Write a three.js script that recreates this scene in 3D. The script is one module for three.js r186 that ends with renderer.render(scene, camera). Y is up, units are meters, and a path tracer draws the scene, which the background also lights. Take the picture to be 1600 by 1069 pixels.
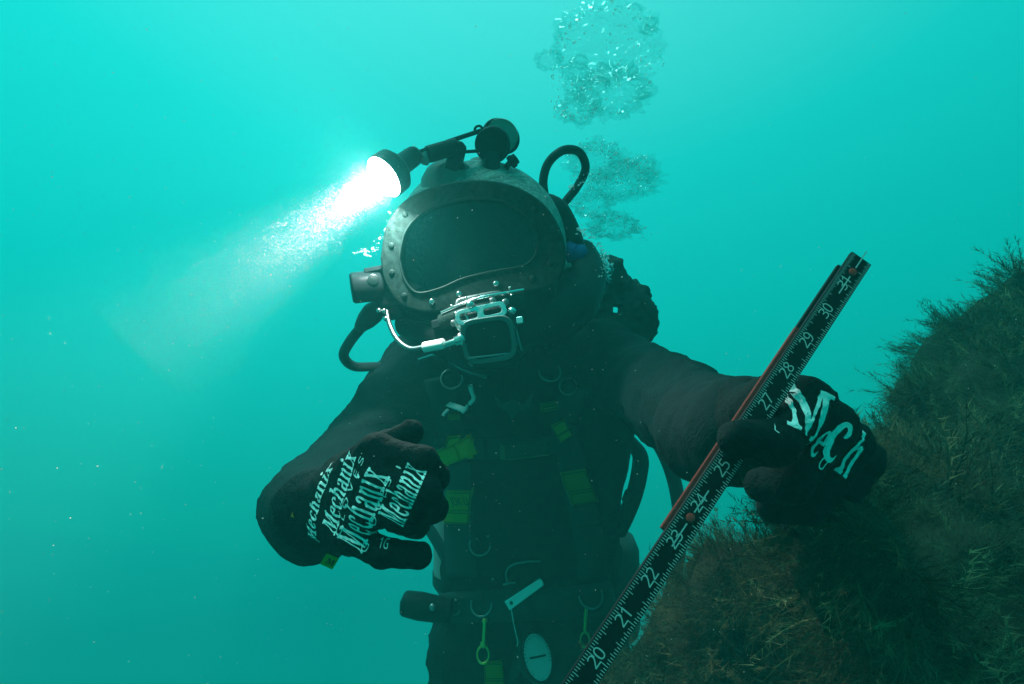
import * as THREE from 'three';
import { mergeGeometries, mergeVertices } from 'three/addons/utils/BufferGeometryUtils.js';
import { RoundedBoxGeometry } from 'three/addons/geometries/RoundedBoxGeometry.js';
import { TessellateModifier } from 'three/addons/modifiers/TessellateModifier.js';
import { FontLoader } from 'three/addons/loaders/FontLoader.js';
import { createNoise3D } from 'simplex-noise';

// ---------------------------------------------------------------- camera, sky, sun, exposure
const V = (x, y, z) => new THREE.Vector3(x, y, z);
const scene = new THREE.Scene();
const FPX = 890, PITCH = THREE.MathUtils.degToRad(31);
const camera = new THREE.PerspectiveCamera(2 * Math.atan(534.5 / FPX) * 180 / Math.PI, 1600 / 1069, 0.02, 200);
camera.position.set(0, 2, 0);
camera.lookAt(0, 2 + Math.sin(PITCH), -Math.cos(PITCH));
camera.updateMatrixWorld(true);

const renderer = new THREE.WebGLRenderer({ antialias: true });
renderer.toneMapping = THREE.LinearToneMapping;
renderer.toneMappingExposure = 1;
renderer.shadowMap.enabled = true;

const SUN = V(-0.36, 0.82, 0.42).normalize();
{ // the lit water all round: brighter towards the surface and a little towards the sun
  const W = 512, H = 256, data = new Float32Array(W * H * 4);
  const stops = [[-90, 0, 0.17, 0.14], [0, 0.0, 0.245, 0.205], [15, 0.0, 0.40, 0.345], [31, 0.0, 0.62, 0.57], [46, 0.008, 0.775, 0.73], [62, 0.08, 0.92, 0.88], [90, 0.13, 1.0, 0.96]];
  for (let r = 0; r < H; r++) {
    const e = (r + 0.5) / H * 180 - 90;
    let i = 0; while (i < stops.length - 2 && e > stops[i + 1][0]) i++;
    const a = stops[i], b = stops[i + 1], t = THREE.MathUtils.clamp((e - a[0]) / (b[0] - a[0]), 0, 1);
    for (let c = 0; c < W; c++) {
      const az = ((c + 0.5) / W - 0.5) * 2 * Math.PI, h = Math.cos(e * Math.PI / 180);
      const d = (Math.cos(az) * SUN.x + Math.sin(az) * SUN.z) * h / Math.hypot(SUN.x, SUN.z);
      const k = 1.03 + 0.32 * d, o = (r * W + c) * 4;
      for (let q = 0; q < 3; q++) data[o + q] = (a[q + 1] + (b[q + 1] - a[q + 1]) * t) * k;
      data[o + 3] = 1;
    }
  }
  const sky = new THREE.DataTexture(data, W, H, THREE.RGBAFormat, THREE.FloatType);
  sky.mapping = THREE.EquirectangularReflectionMapping; sky.magFilter = THREE.LinearFilter; sky.minFilter = THREE.LinearFilter; sky.needsUpdate = true;
  scene.background = sky; scene.environment = sky;
}
const sun = new THREE.DirectionalLight(new THREE.Color().setRGB(0.36, 1.0, 0.92), 1.85);
sun.position.copy(camera.position).addScaledVector(SUN, 8); sun.target.position.set(0, 2, -0.8);
sun.shadow.radius = 30; sun.castShadow = true; sun.shadow.mapSize.set(2048, 2048);
Object.assign(sun.shadow.camera, { left: -3, right: 3, top: 3, bottom: -3, near: 0.5, far: 20 });
scene.add(sun, sun.target);
scene.fog = new THREE.FogExp2(new THREE.Color().setRGB(0.09, 0.95, 0.86), 0.083);   // the suspended matter in the water

// ---------------------------------------------------------------- helpers
let seed = 7;
const rnd = () => { seed = (seed + 0x6d2b79f5) | 0; let t = Math.imul(seed ^ (seed >>> 15), 1 | seed); t = (t + Math.imul(t ^ (t >>> 7), 61 | t)) ^ t; return ((t ^ (t >>> 14)) >>> 0) / 4294967296; };
const rr = (a, b) => a + (b - a) * rnd();
const n3 = createNoise3D(rnd), n3b = createNoise3D(rnd);
const font = await new FontLoader().loadAsync('fonts/droid/droid_serif_bold.typeface.json');
const fontSans = await new FontLoader().loadAsync('fonts/droid/droid_sans_regular.typeface.json');
const lin = (r, g, b) => new THREE.Color().setRGB(r, g, b);
const cx = V(), cy = V(), cz = V(); camera.matrixWorld.extractBasis(cx, cy, cz);
/** the point seen at a pixel of the photograph, at that depth along the camera's axis */
const C = (px, py, d) => camera.position.clone().addScaledVector(cx, (px - 800) / FPX * d).addScaledVector(cy, (534.5 - py) / FPX * d).addScaledVector(cz, -d);
const cdir = (x, y, z) => V().addScaledVector(cx, x).addScaledVector(cy, y).addScaledVector(cz, z);
const frame = (o, z, up) => { const Z = z.clone().normalize(), X = up.clone().cross(Z).normalize(), Y = Z.clone().cross(X); return new THREE.Matrix4().makeBasis(X, Y, Z).setPosition(o); };
const taken = {};
const numbered = (n) => { const k = taken[n] = (taken[n] ?? -1) + 1; return k ? n + '_' + String(k).padStart(3, '0') : n; };
function thing(name, label, category, base, group) {
  const o = new THREE.Group(); o.name = numbered(name); o.position.copy(base); scene.add(o);
  o.userData = { label, category }; if (group) o.userData.group = group;
  o.userData.base = undefined; return o;
}
const baseOf = (o) => { const p = V(); for (let q = o; q && q !== scene; q = q.parent) p.add(q.position); return p; };
/** a part whose geometry is given in world coordinates */
function part(parent, name, geo, mat, label) {
  const g = Array.isArray(geo) ? mergeGeometries(geo.map(plain)) : geo, b = baseOf(parent);
  g.translate(-b.x, -b.y, -b.z);
  const m = new THREE.Mesh(g, mat); m.name = name; m.castShadow = m.receiveShadow = true;
  if (label) m.userData.label = label;
  parent.add(m); return m;
}
const plain = (g) => { g = g.index ? g.toNonIndexed() : g.clone(); for (const k of Object.keys(g.attributes)) if (!['position', 'normal', 'uv'].includes(k)) g.deleteAttribute(k); if (!g.attributes.uv) g.setAttribute('uv', new THREE.BufferAttribute(new Float32Array(g.attributes.position.count * 2), 2)); if (!g.attributes.normal) g.computeVertexNormals(); return g; };
const tube = (pts, r, seg = 40, rad = 12) => new THREE.TubeGeometry(new THREE.CatmullRomCurve3(pts), seg, r, rad, false);
/** a tube whose radius changes along its way, with rounded ends */
function taper(pts, radii, seg = 40, rad = 16, bump = 0) {
  const cur = new THREE.CatmullRomCurve3(pts), fr = cur.computeFrenetFrames(seg, false), P = [], I = [], U = [];
  const push = (c, n, b, r, v) => { for (let j = 0; j <= rad; j++) { const a = j / rad * Math.PI * 2; const q = c.clone().addScaledVector(n, Math.cos(a) * r).addScaledVector(b, Math.sin(a) * r); P.push(q.x, q.y, q.z); U.push(j / rad, v); } };
  let rows = 0;
  const R = (t) => { const x = t * (radii.length - 1), i = Math.min(Math.floor(x), radii.length - 2); return radii[i] + (radii[i + 1] - radii[i]) * (x - i); };
  for (const e of [0, 0.4, 0.75]) { const q = cur.getPointAt(0), tn = fr.tangents[0]; push(q.clone().addScaledVector(tn, -R(0) * 0.5 * (1 - e)), fr.normals[0], fr.binormals[0], Math.max(1e-5, R(0) * Math.sqrt(Math.max(0, 1 - (1 - e) * (1 - e)))), 0); rows++; }
  for (let i = 0; i <= seg; i++) { push(cur.getPointAt(i / seg), fr.normals[i], fr.binormals[i], R(i / seg) * (1 + bump * ((i % 2) - 0.5)), i / seg); rows++; }
  for (const e of [0.75, 0.4, 0]) { const q = cur.getPointAt(1), tn = fr.tangents[seg]; push(q.clone().addScaledVector(tn, R(1) * 0.5 * (1 - e)), fr.normals[seg], fr.binormals[seg], Math.max(1e-5, R(1) * Math.sqrt(Math.max(0, 1 - (1 - e) * (1 - e)))), 1); rows++; }
  for (let i = 0; i < rows - 1; i++) for (let j = 0; j < rad; j++) { const a = i * (rad + 1) + j, b = a + rad + 1; I.push(a, a + 1, b, b, a + 1, b + 1); }
  const g = new THREE.BufferGeometry(); g.setAttribute('position', new THREE.Float32BufferAttribute(P, 3)); g.setAttribute('uv', new THREE.Float32BufferAttribute(U, 2)); g.setIndex(I); g.computeVertexNormals(); return g;
}
const lathe = (pts, seg = 40) => new THREE.LatheGeometry(pts.map(([r, y]) => new THREE.Vector2(r, y)), seg);   // about y
const rod = (a, b, r0, r1 = r0, seg = 20) => { const h = a.distanceTo(b), g = new THREE.CylinderGeometry(r1, r0, h, seg, 1); g.applyQuaternion(new THREE.Quaternion().setFromUnitVectors(V(0, 1, 0), b.clone().sub(a).normalize())); const m = a.clone().add(b).multiplyScalar(0.5); return g.translate(m.x, m.y, m.z); };
/** a turned piece whose axis runs from a towards b; profile [radius, distance from a] */
const turned = (a, b, prof, seg = 36) => { const g = lathe(prof, seg); g.applyQuaternion(new THREE.Quaternion().setFromUnitVectors(V(0, 1, 0), b.clone().sub(a).normalize())); return g.translate(a.x, a.y, a.z); };
const ball = (p, r, s = 16) => new THREE.SphereGeometry(r, s, Math.round(s * 0.7)).translate(p.x, p.y, p.z);
const at = (g, m) => g.applyMatrix4(m);

// distance fields and their meshes
const bone = (a, b, ra, rb) => ({ a, ab: b.clone().sub(a), l2: Math.max(1e-9, b.distanceToSquared(a)), ra, rb });
function field(bones, k, wrinkle) {
  return (x, y, z) => {
    let d = 1e9;
    for (const q of bones) {
      const px = x - q.a.x, py = y - q.a.y, pz = z - q.a.z;
      let t = (px * q.ab.x + py * q.ab.y + pz * q.ab.z) / q.l2; t = t < 0 ? 0 : t > 1 ? 1 : t;
      const ex = px - q.ab.x * t, ey = py - q.ab.y * t, ez = pz - q.ab.z * t;
      const e = Math.sqrt(ex * ex + ey * ey + ez * ez) - (q.ra + (q.rb - q.ra) * t);
      const kk = q.k ?? k, h = Math.max(kk - Math.abs(d - e), 0) / kk;
      d = Math.min(d, e) - h * h * kk * 0.25;
    }
    if (wrinkle && Math.abs(d) < 0.06) d += wrinkle(x, y, z);
    return d;
  };
}
function nets(f, lo, hi, cell) {   // naive surface nets
  const nx = Math.ceil((hi.x - lo.x) / cell) + 1, ny = Math.ceil((hi.y - lo.y) / cell) + 1, nz = Math.ceil((hi.z - lo.z) / cell) + 1;
  const D = new Float32Array(nx * ny * nz), id = (i, j, k) => (k * ny + j) * nx + i;
  // coarse look first: skip blocks that are far from the surface
  const B = 6, far = cell * B * 1.9;
  for (let k = 0; k < nz; k += B) for (let j = 0; j < ny; j += B) for (let i = 0; i < nx; i += B) {
    const c = f(lo.x + (i + B / 2) * cell, lo.y + (j + B / 2) * cell, lo.z + (k + B / 2) * cell), skip = Math.abs(c) > far;
    for (let k2 = k; k2 < Math.min(k + B, nz); k2++) for (let j2 = j; j2 < Math.min(j + B, ny); j2++) for (let i2 = i; i2 < Math.min(i + B, nx); i2++)
      D[id(i2, j2, k2)] = skip ? c : f(lo.x + i2 * cell, lo.y + j2 * cell, lo.z + k2 * cell);
  }
  const vid = new Int32Array(nx * ny * nz).fill(-1), P = [], I = [];
  const E = [[0, 0, 0, 1, 0, 0], [0, 1, 0, 1, 1, 0], [0, 0, 1, 1, 0, 1], [0, 1, 1, 1, 1, 1], [0, 0, 0, 0, 1, 0], [1, 0, 0, 1, 1, 0], [0, 0, 1, 0, 1, 1], [1, 0, 1, 1, 1, 1], [0, 0, 0, 0, 0, 1], [1, 0, 0, 1, 0, 1], [0, 1, 0, 0, 1, 1], [1, 1, 0, 1, 1, 1]];
  for (let k = 0; k < nz - 1; k++) for (let j = 0; j < ny - 1; j++) for (let i = 0; i < nx - 1; i++) {
    let n = 0, x = 0, y = 0, z = 0;
    for (const [a, b, c, d, e, g] of E) {
      const u = D[id(i + a, j + b, k + c)], v = D[id(i + d, j + e, k + g)];
      if ((u < 0) === (v < 0)) continue;
      const t = u / (u - v); n++; x += a + (d - a) * t; y += b + (e - b) * t; z += c + (g - c) * t;
    }
    if (n) { vid[id(i, j, k)] = P.length / 3; P.push(lo.x + (i + x / n) * cell, lo.y + (j + y / n) * cell, lo.z + (k + z / n) * cell); }
  }
  const quad = (a, b, c, d, flip) => { if (a < 0 || b < 0 || c < 0 || d < 0) return; flip ? I.push(a, c, b, a, d, c) : I.push(a, b, c, a, c, d); };
  for (let k = 1; k < nz - 1; k++) for (let j = 1; j < ny - 1; j++) for (let i = 1; i < nx - 1; i++) {
    const s = D[id(i, j, k)] < 0;
    if (s !== D[id(i + 1, j, k)] < 0) quad(vid[id(i, j - 1, k - 1)], vid[id(i, j, k - 1)], vid[id(i, j, k)], vid[id(i, j - 1, k)], !s);
    if (s !== D[id(i, j + 1, k)] < 0) quad(vid[id(i - 1, j, k - 1)], vid[id(i - 1, j, k)], vid[id(i, j, k)], vid[id(i, j, k - 1)], !s);
    if (s !== D[id(i, j, k + 1)] < 0) quad(vid[id(i - 1, j - 1, k)], vid[id(i, j - 1, k)], vid[id(i, j, k)], vid[id(i - 1, j, k)], !s);
  }
  const g = new THREE.BufferGeometry();
  g.setAttribute('position', new THREE.Float32BufferAttribute(P, 3)); g.setIndex(I);
  const uv = new Float32Array(P.length / 3 * 2);
  for (let i = 0; i < uv.length / 2; i++) { uv[2 * i] = P[3 * i] + P[3 * i + 2] * 0.6; uv[2 * i + 1] = P[3 * i + 1] + P[3 * i + 2] * 0.35; }
  g.setAttribute('uv', new THREE.BufferAttribute(uv, 2)); g.computeVertexNormals(); return g;
}
/** walk along a ray to a field's surface; null when it misses */
function march(f, o, d, far) { let t = 0; for (let i = 0; i < 220; i++) { const e = f(o.x + d.x * t, o.y + d.y * t, o.z + d.z * t); if (e < 0.0004) return t; t += Math.max(e * 0.6, 0.0004); if (t > far) return null; } return null; }
const box3 = (bones, m) => { const lo = V(1e9, 1e9, 1e9), hi = V(-1e9, -1e9, -1e9); for (const q of bones) for (const p of [q.a, q.a.clone().add(q.ab)]) { const r = Math.max(q.ra, q.rb) + m; lo.min(p.clone().subScalar(r)); hi.max(p.clone().addScalar(r)); } return [lo, hi]; };

// textures of matter
function noiseTex(size, fn, srgb) { const d = new Uint8Array(size * size * 4); for (let y = 0; y < size; y++) for (let x = 0; x < size; x++) { const c = fn(x / size, y / size), o = (y * size + x) * 4; for (let q = 0; q < 3; q++) d[o + q] = Math.max(0, Math.min(255, (Array.isArray(c) ? c[q] : c) * 255)); d[o + 3] = 255; } const t = new THREE.DataTexture(d, size, size); t.wrapS = t.wrapT = THREE.RepeatWrapping; t.magFilter = THREE.LinearFilter; t.minFilter = THREE.LinearMipmapLinearFilter; t.generateMipmaps = true; if (srgb) t.colorSpace = THREE.SRGBColorSpace; t.needsUpdate = true; return t; }
const loop = (u, v, s, k = 0) => { const a = u * 2 * Math.PI, b = v * 2 * Math.PI; return n3(Math.cos(a) * s + k, Math.sin(a) * s + Math.cos(b) * s, Math.sin(b) * s - k); };
const fabricBump = noiseTex(256, (u, v) => 0.5 + 0.22 * loop(u, v, 9) + 0.18 * loop(u, v, 3, 4) + 0.1 * (rnd() - 0.5)); fabricBump.repeat.set(9, 9);
const wearMap = noiseTex(256, (u, v) => { const n = 0.78 + 0.16 * loop(u, v, 4) + 0.14 * loop(u, v, 14, 3) + (loop(u, v, 22, 7) > 0.72 ? -0.3 : 0); return n; }, true); wearMap.repeat.set(3, 3);
const roughMap = noiseTex(256, (u, v) => 0.72 + 0.2 * loop(u, v, 6, 2) + 0.12 * loop(u, v, 15, 8)); roughMap.repeat.set(4, 4);
const webBump = noiseTex(128, (u, v) => 0.5 + 0.5 * Math.sin(u * 2 * Math.PI * 24) * Math.cos(v * 2 * Math.PI * 24)); 

// under water little is mirrored by plain surfaces: the step in refraction from water to paint or rubber is small
const std = (c, rough, extra = {}) => new THREE.MeshPhysicalMaterial({ color: c, roughness: rough, side: THREE.DoubleSide, specularIntensity: extra.metalness ? 1 : 0.18, ...extra });
const M = {
  suit: std(lin(0.006, 0.0155, 0.0165), 0.9, { bumpMap: fabricBump, bumpScale: 0.0022 }),
  glove: std(lin(0.005, 0.009, 0.0095), 0.85, { bumpMap: fabricBump, bumpScale: 0.0012 }),
  cuff: std(lin(0.007, 0.0145, 0.0155), 0.85, { bumpMap: fabricBump, bumpScale: 0.001 }),
  rubber: std(lin(0.010, 0.015, 0.016), 0.55, { roughnessMap: roughMap }),
  plastic: std(lin(0.011, 0.018, 0.019), 0.45, { roughnessMap: roughMap }),
  hose: std(lin(0.018, 0.03, 0.031), 0.55, { roughnessMap: roughMap }),
  umbilical: std(lin(0.05, 0.07, 0.08), 0.6),
  blue: std(lin(0.02, 0.09, 0.24), 0.6),
  shell: std(lin(0.26, 0.34, 0.31), 0.6, { map: wearMap, roughnessMap: roughMap }),
  portFrame: std(lin(0.022, 0.045, 0.04), 0.7, { map: wearMap, roughnessMap: roughMap }),
  steel: std(lin(0.62, 0.63, 0.62), 0.3, { metalness: 1, roughnessMap: roughMap }),
  dullSteel: std(lin(0.24, 0.25, 0.25), 0.5, { metalness: 1, roughnessMap: roughMap }),
  brass: std(lin(0.72, 0.58, 0.14), 0.35, { metalness: 0.85 }),
  white: std(lin(0.82, 0.82, 0.8), 0.6),
  print: std(lin(0.82, 0.83, 0.8), 0.7),
  webbing: std(lin(0.024, 0.042, 0.042), 0.85, { bumpMap: webBump, bumpScale: 0.0006 }),
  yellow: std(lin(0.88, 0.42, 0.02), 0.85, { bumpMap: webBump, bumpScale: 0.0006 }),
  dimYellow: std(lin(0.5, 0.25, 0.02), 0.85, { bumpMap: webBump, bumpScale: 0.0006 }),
  ruleFace: std(lin(0.012, 0.012, 0.013), 0.6),
  ruleMark: std(lin(0.5, 0.52, 0.5), 0.7),
  ruleRed: std(lin(0.42, 0.055, 0.045), 0.65, { bumpMap: fabricBump, bumpScale: 0.0006 }),
  tank: std(lin(0.22, 0.26, 0.25), 0.5),
  glass: new THREE.MeshPhysicalMaterial({ color: lin(0.35, 0.4, 0.4), transmission: 1, roughness: 0.04, thickness: 0, ior: 1.5 }),
};

// ---------------------------------------------------------------- the rock
const Rk = (a, b, ra, rb) => bone(C(...a), C(...b), ra, rb);
const rockBones = [
  Rk([1650, 620, 1.02], [1700, 900, 0.9], 0.2, 0.3), Rk([1600, 850, 0.8], [1700, 1150, 0.75], 0.21, 0.3),
  Rk([1390, 1010, 0.66], [1500, 1200, 0.66], 0.135, 0.2), Rk([1170, 1120, 0.72], [1300, 1350, 0.8], 0.125, 0.22),
  Rk([1350, 850, 0.64], [1470, 880, 0.68], 0.055, 0.11), Rk([1060, 1160, 0.8], [1100, 1400, 0.9], 0.11, 0.22),
  Rk([1170, 900, 0.70], [1300, 930, 0.66], 0.055, 0.1), Rk([1090, 1010, 0.76], [1180, 1060, 0.74], 0.055, 0.1), Rk([1300, 800, 0.66], [1420, 800, 0.7], 0.03, 0.09),
  Rk([1330, 828, 0.405], [1480, 940, 0.55], 0.03, 0.1),
  Rk([1520, 625, 0.86], [1590, 720, 0.86], 0.06, 0.12),
  Rk([1800, 900, 1.2], [1700, 1500, 1.2], 0.42, 0.7),
];
const rockNoise = (x, y, z) => 0.036 * n3(x * 6, y * 6, z * 6) + 0.024 * n3b(x * 14, y * 14, z * 14) + 0.007 * n3(x * 38, y * 38, z * 38);
const rockF = field(rockBones, 0.07, rockNoise);
let rock;
{
  const [lo, hi] = box3(rockBones, 0.08);
  const g = nets(rockF, lo, hi, 0.016), p = g.attributes.position, col = new Float32Array(p.count * 3);
  for (let i = 0; i < p.count; i++) {
    const x = p.getX(i), y = p.getY(i), z = p.getZ(i), n = 0.5 + 0.5 * n3(x * 9, y * 9, z * 9), m = 0.5 + 0.5 * n3b(x * 30, y * 30, z * 30), s = 0.6 + 0.5 * m;
    col[3 * i] = (0.035 + 0.022 * n) * s; col[3 * i + 1] = (0.036 + 0.01 * n) * s; col[3 * i + 2] = (0.024 + 0.004 * n) * s;
  }
  g.setAttribute('color', new THREE.BufferAttribute(col, 3));
  rock = new THREE.Mesh(g, new THREE.MeshPhysicalMaterial({ roughness: 0.95, specularIntensity: 0.15, vertexColors: true, bumpMap: fabricBump, bumpScale: 0.004 }));
  rock.name = 'reef_rock'; rock.castShadow = rock.receiveShadow = true;
  rock.userData = { kind: 'structure', label: 'dark rocky reef wall overgrown with fine brown algae', category: 'rock' };
  scene.add(rock);
}
{ // algae: feathery sprigs, far too many to count
  const ribbons = (list) => { const P = [], I = []; for (const pts of list) { const b = P.length / 3; pts.forEach(([p, w, s]) => P.push(p.x - s.x * w, p.y - s.y * w, p.z - s.z * w, p.x + s.x * w, p.y + s.y * w, p.z + s.z * w)); for (let i = 0; i < pts.length - 1; i++) { const a = b + 2 * i; I.push(a, a + 1, a + 2, a + 2, a + 1, a + 3); } } const g = new THREE.BufferGeometry(); g.setAttribute('position', new THREE.Float32BufferAttribute(P, 3)); g.setIndex(I); g.computeVertexNormals(); return g; };
  const sprig = (nb) => {   // unit height, feather-like
    const list = [], bend = rr(-0.35, 0.35), bend2 = rr(-0.35, 0.35), S = (t) => V(bend * t * t, t, bend2 * t * t);
    list.push([0, 0.35, 0.7, 1].map((t) => [S(t), 0.011 * (1.1 - t), V(1, 0, 0)]));
    for (let i = 0; i < nb; i++) {
      const t = rr(0.12, 0.95), a = rr(0, 6.28), l = rr(0.1, 0.3) * (1.2 - 0.6 * t), o = S(t), d = V(Math.cos(a) * 0.8, rr(0.45, 1), Math.sin(a) * 0.8).normalize(), s = V(-Math.sin(a), 0, Math.cos(a));
      const cu = rr(-0.5, 0.6), cv = rr(-0.5, 0.5); list.push([0, 0.4, 0.75, 1].map((u) => [o.clone().addScaledVector(d, l * u).add(V(cv * l * u * u, l * cu * u * u, 0)), 0.0085 * (1.05 - u), s]));
    }
    return ribbons(list);
  };
  const p = rock.geometry.attributes.position, nn = rock.geometry.attributes.normal, ix = rock.geometry.index;
  const A = V(), B = V(), Cc = V(), cand = [];
  let total = 0;
  for (let i = 0; i < ix.count; i += 3) {
    A.fromBufferAttribute(p, ix.getX(i)); B.fromBufferAttribute(p, ix.getX(i + 1)); Cc.fromBufferAttribute(p, ix.getX(i + 2));
    const ctr = A.clone().add(B).add(Cc).divideScalar(3), rel = ctr.clone().sub(camera.position), d = -rel.dot(cz);
    if (d < 0.2) continue;
    const px = 800 + rel.dot(cx) / d * FPX, py = 534.5 - rel.dot(cy) / d * FPX;
    if (px < 780 || px > 1900 || py < 200 || py > 1300) continue;
    const nrm = V().fromBufferAttribute(nn, ix.getX(i));
    if (nrm.dot(rel.normalize()) > 0.45) continue;
    const area = B.clone().sub(A).cross(Cc.clone().sub(A)).length() / 2; total += area; cand.push([total, A.clone(), B.clone(), Cc.clone(), nrm]);
  }
  const kinds = 5, per = 11500, mats = std(lin(1, 1, 1), 0.95);
  const mass = new THREE.Group(); mass.name = 'algae'; mass.userData = { kind: 'stuff', label: 'feathery brown and green algae tufts covering the rock', category: 'algae' }; scene.add(mass);
  const q = new THREE.Quaternion(), m = new THREE.Matrix4(), up = V(0, 1, 0);
  for (let kd = 0; kd < kinds; kd++) {
    const im = new THREE.InstancedMesh(sprig(20 + kd * 5), mats, per); im.name = 'algae_tuft'; im.castShadow = im.receiveShadow = true;
    for (let i = 0; i < per; i++) {
      const t = rnd() * total; let lo = 0, hi = cand.length - 1; while (lo < hi) { const mid = (lo + hi) >> 1; cand[mid][0] < t ? lo = mid + 1 : hi = mid; }
      const [, a, b, c, nrm] = cand[lo]; let u = rnd(), v = rnd(); if (u + v > 1) { u = 1 - u; v = 1 - v; }
      const pos = a.clone().addScaledVector(b.clone().sub(a), u).addScaledVector(c.clone().sub(a), v);
      const clump = n3(pos.x * 11, pos.y * 11, pos.z * 11), h = Math.max(0.011, (0.022 + 0.026 * clump + 0.018 * n3b(pos.x * 30, pos.y * 30, pos.z * 30)) * rr(0.55, 1.6));
      const lean = nrm.clone().add(V(rr(-0.5, 0.5), rr(-0.3, 0.6), rr(-0.5, 0.5))).add(V(n3b(pos.x * 8, pos.y * 8, 1), 0.25, n3b(pos.x * 8, 5, pos.z * 8)).multiplyScalar(0.35)).normalize();
      q.setFromUnitVectors(up, lean); m.compose(pos.addScaledVector(nrm, -0.003), q, V(h * rr(0.8, 1.3), h, h * rr(0.8, 1.3))); im.setMatrixAt(i, m);
      const tn = 0.85 + 0.6 * n3b(pos.x * 13, pos.y * 13, pos.z * 13), w = rr(0.65, 1.5) * tn, gmix = 0.5 + 0.5 * n3(pos.x * 5 + 9, pos.y * 5, pos.z * 5), pale = rnd() < 0.1 ? 2.4 : 1;
      im.setColorAt(i, lin((0.095 - 0.035 * gmix) * w * pale, (0.066 + 0.012 * gmix) * w * pale, (0.033 + 0.008 * gmix) * w * pale));
    }
    mass.add(im);
  }
}

// ---------------------------------------------------------------- the diver
const B_ = (a, b, ra, rb, k) => { const q = bone(C(...a), C(...b), ra, rb); if (k) q.k = k; return q; };
const bodyBones = [
  // trunk
  B_([690, 585, 1.14], [930, 575, 1.14], 0.085, 0.09), B_([772, 690, 1.2], [768, 880, 1.3], 0.108, 0.1), B_([895, 690, 1.2], [888, 880, 1.3], 0.108, 0.1),
  B_([700, 600, 1.14], [775, 700, 1.2], 0.09, 0.1), B_([930, 590, 1.14], [895, 700, 1.2], 0.09, 0.1), B_([830, 620, 1.2], [828, 900, 1.32], 0.12, 0.12),
  B_([768, 880, 1.3], [760, 1010, 1.36], 0.1, 0.115), B_([888, 880, 1.3], [892, 1010, 1.36], 0.1, 0.115), B_([828, 900, 1.32], [826, 1020, 1.38], 0.12, 0.12),
  // neck and hooded head
  B_([790, 600, 1.13], [768, 480, 1.02], 0.095, 0.1), B_([752, 440, 0.99], [748, 370, 0.99], 0.082, 0.088), B_([746, 420, 0.955], [745, 400, 0.95], 0.06, 0.06), B_([743, 405, 0.885], [743, 418, 0.88], 0.016, 0.02),
  // legs
  B_([752, 1010, 1.36], [700, 1260, 1.52], 0.115, 0.09), B_([898, 1010, 1.36], [930, 1260, 1.52], 0.115, 0.09),
  B_([700, 1260, 1.52], [690, 1420, 1.86], 0.08, 0.06), B_([930, 1260, 1.52], [940, 1420, 1.86], 0.08, 0.06),
  B_([690, 1420, 1.86], [690, 1520, 1.82], 0.055, 0.04), B_([940, 1420, 1.86], [945, 1520, 1.82], 0.055, 0.04),
  // the arm bent in front of the body
  B_([665, 590, 1.12], [496, 790, 0.86], 0.085, 0.064, 0.05), B_([496, 790, 0.86], [488, 803, 0.8], 0.064, 0.059, 0.05), B_([488, 803, 0.8], [502, 795, 0.575], 0.057, 0.04, 0.04),
  // the arm stretched out to the rock
  B_([950, 570, 1.12], [1048, 622, 0.83], 0.078, 0.058, 0.03), B_([1048, 622, 0.83], [1125, 668, 0.545], 0.058, 0.047, 0.04),
];
const ridge = (n) => { const q = 1 - Math.abs(n); return q * q * q; };
const fold = (x, y, z) => 0.006 * n3b(x * 6, y * 6, z * 6) + 0.011 * (0.3 - ridge(n3(x * 7 + 2, y * 13, z * 7))) * (0.5 + 0.5 * n3b(x * 4, y * 4, z * 4 + 3)) + 0.0045 * (0.3 - ridge(n3b(x * 17, y * 22, z * 17))) + 0.0012 * n3(x * 60, y * 60, z * 60);
const bodyF = field(bodyBones, 0.06, fold), bodyS = field(bodyBones, 0.06);   // with and without the folds of the suit
const diver = thing('person', 'diver in black suit and gloves leaning towards a long folding rule', 'person', C(826, 1010, 1.38));
{ const [lo, hi] = box3(bodyBones, 0.05); part(diver, 'body', nets(bodyF, lo, hi, 0.0088), M.suit); }
/** where the sight line through a pixel meets the suit, lifted off by a little */
const eye = camera.position;
const onBody = (px, py, lift = 0, fld = bodyF) => { const d = C(px, py, 1).sub(eye).normalize(); const t = march(fld, eye.clone().addScaledVector(d, 0.6), d, 1.6); return eye.clone().addScaledVector(d, 0.6 + (t ?? 0.7) - lift); };
const bodyNormal = (p) => { const e = 0.004, f = bodyS; return V(f(p.x + e, p.y, p.z) - f(p.x - e, p.y, p.z), f(p.x, p.y + e, p.z) - f(p.x, p.y - e, p.z), f(p.x, p.y, p.z + e) - f(p.x, p.y, p.z - e)).normalize(); };
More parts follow.
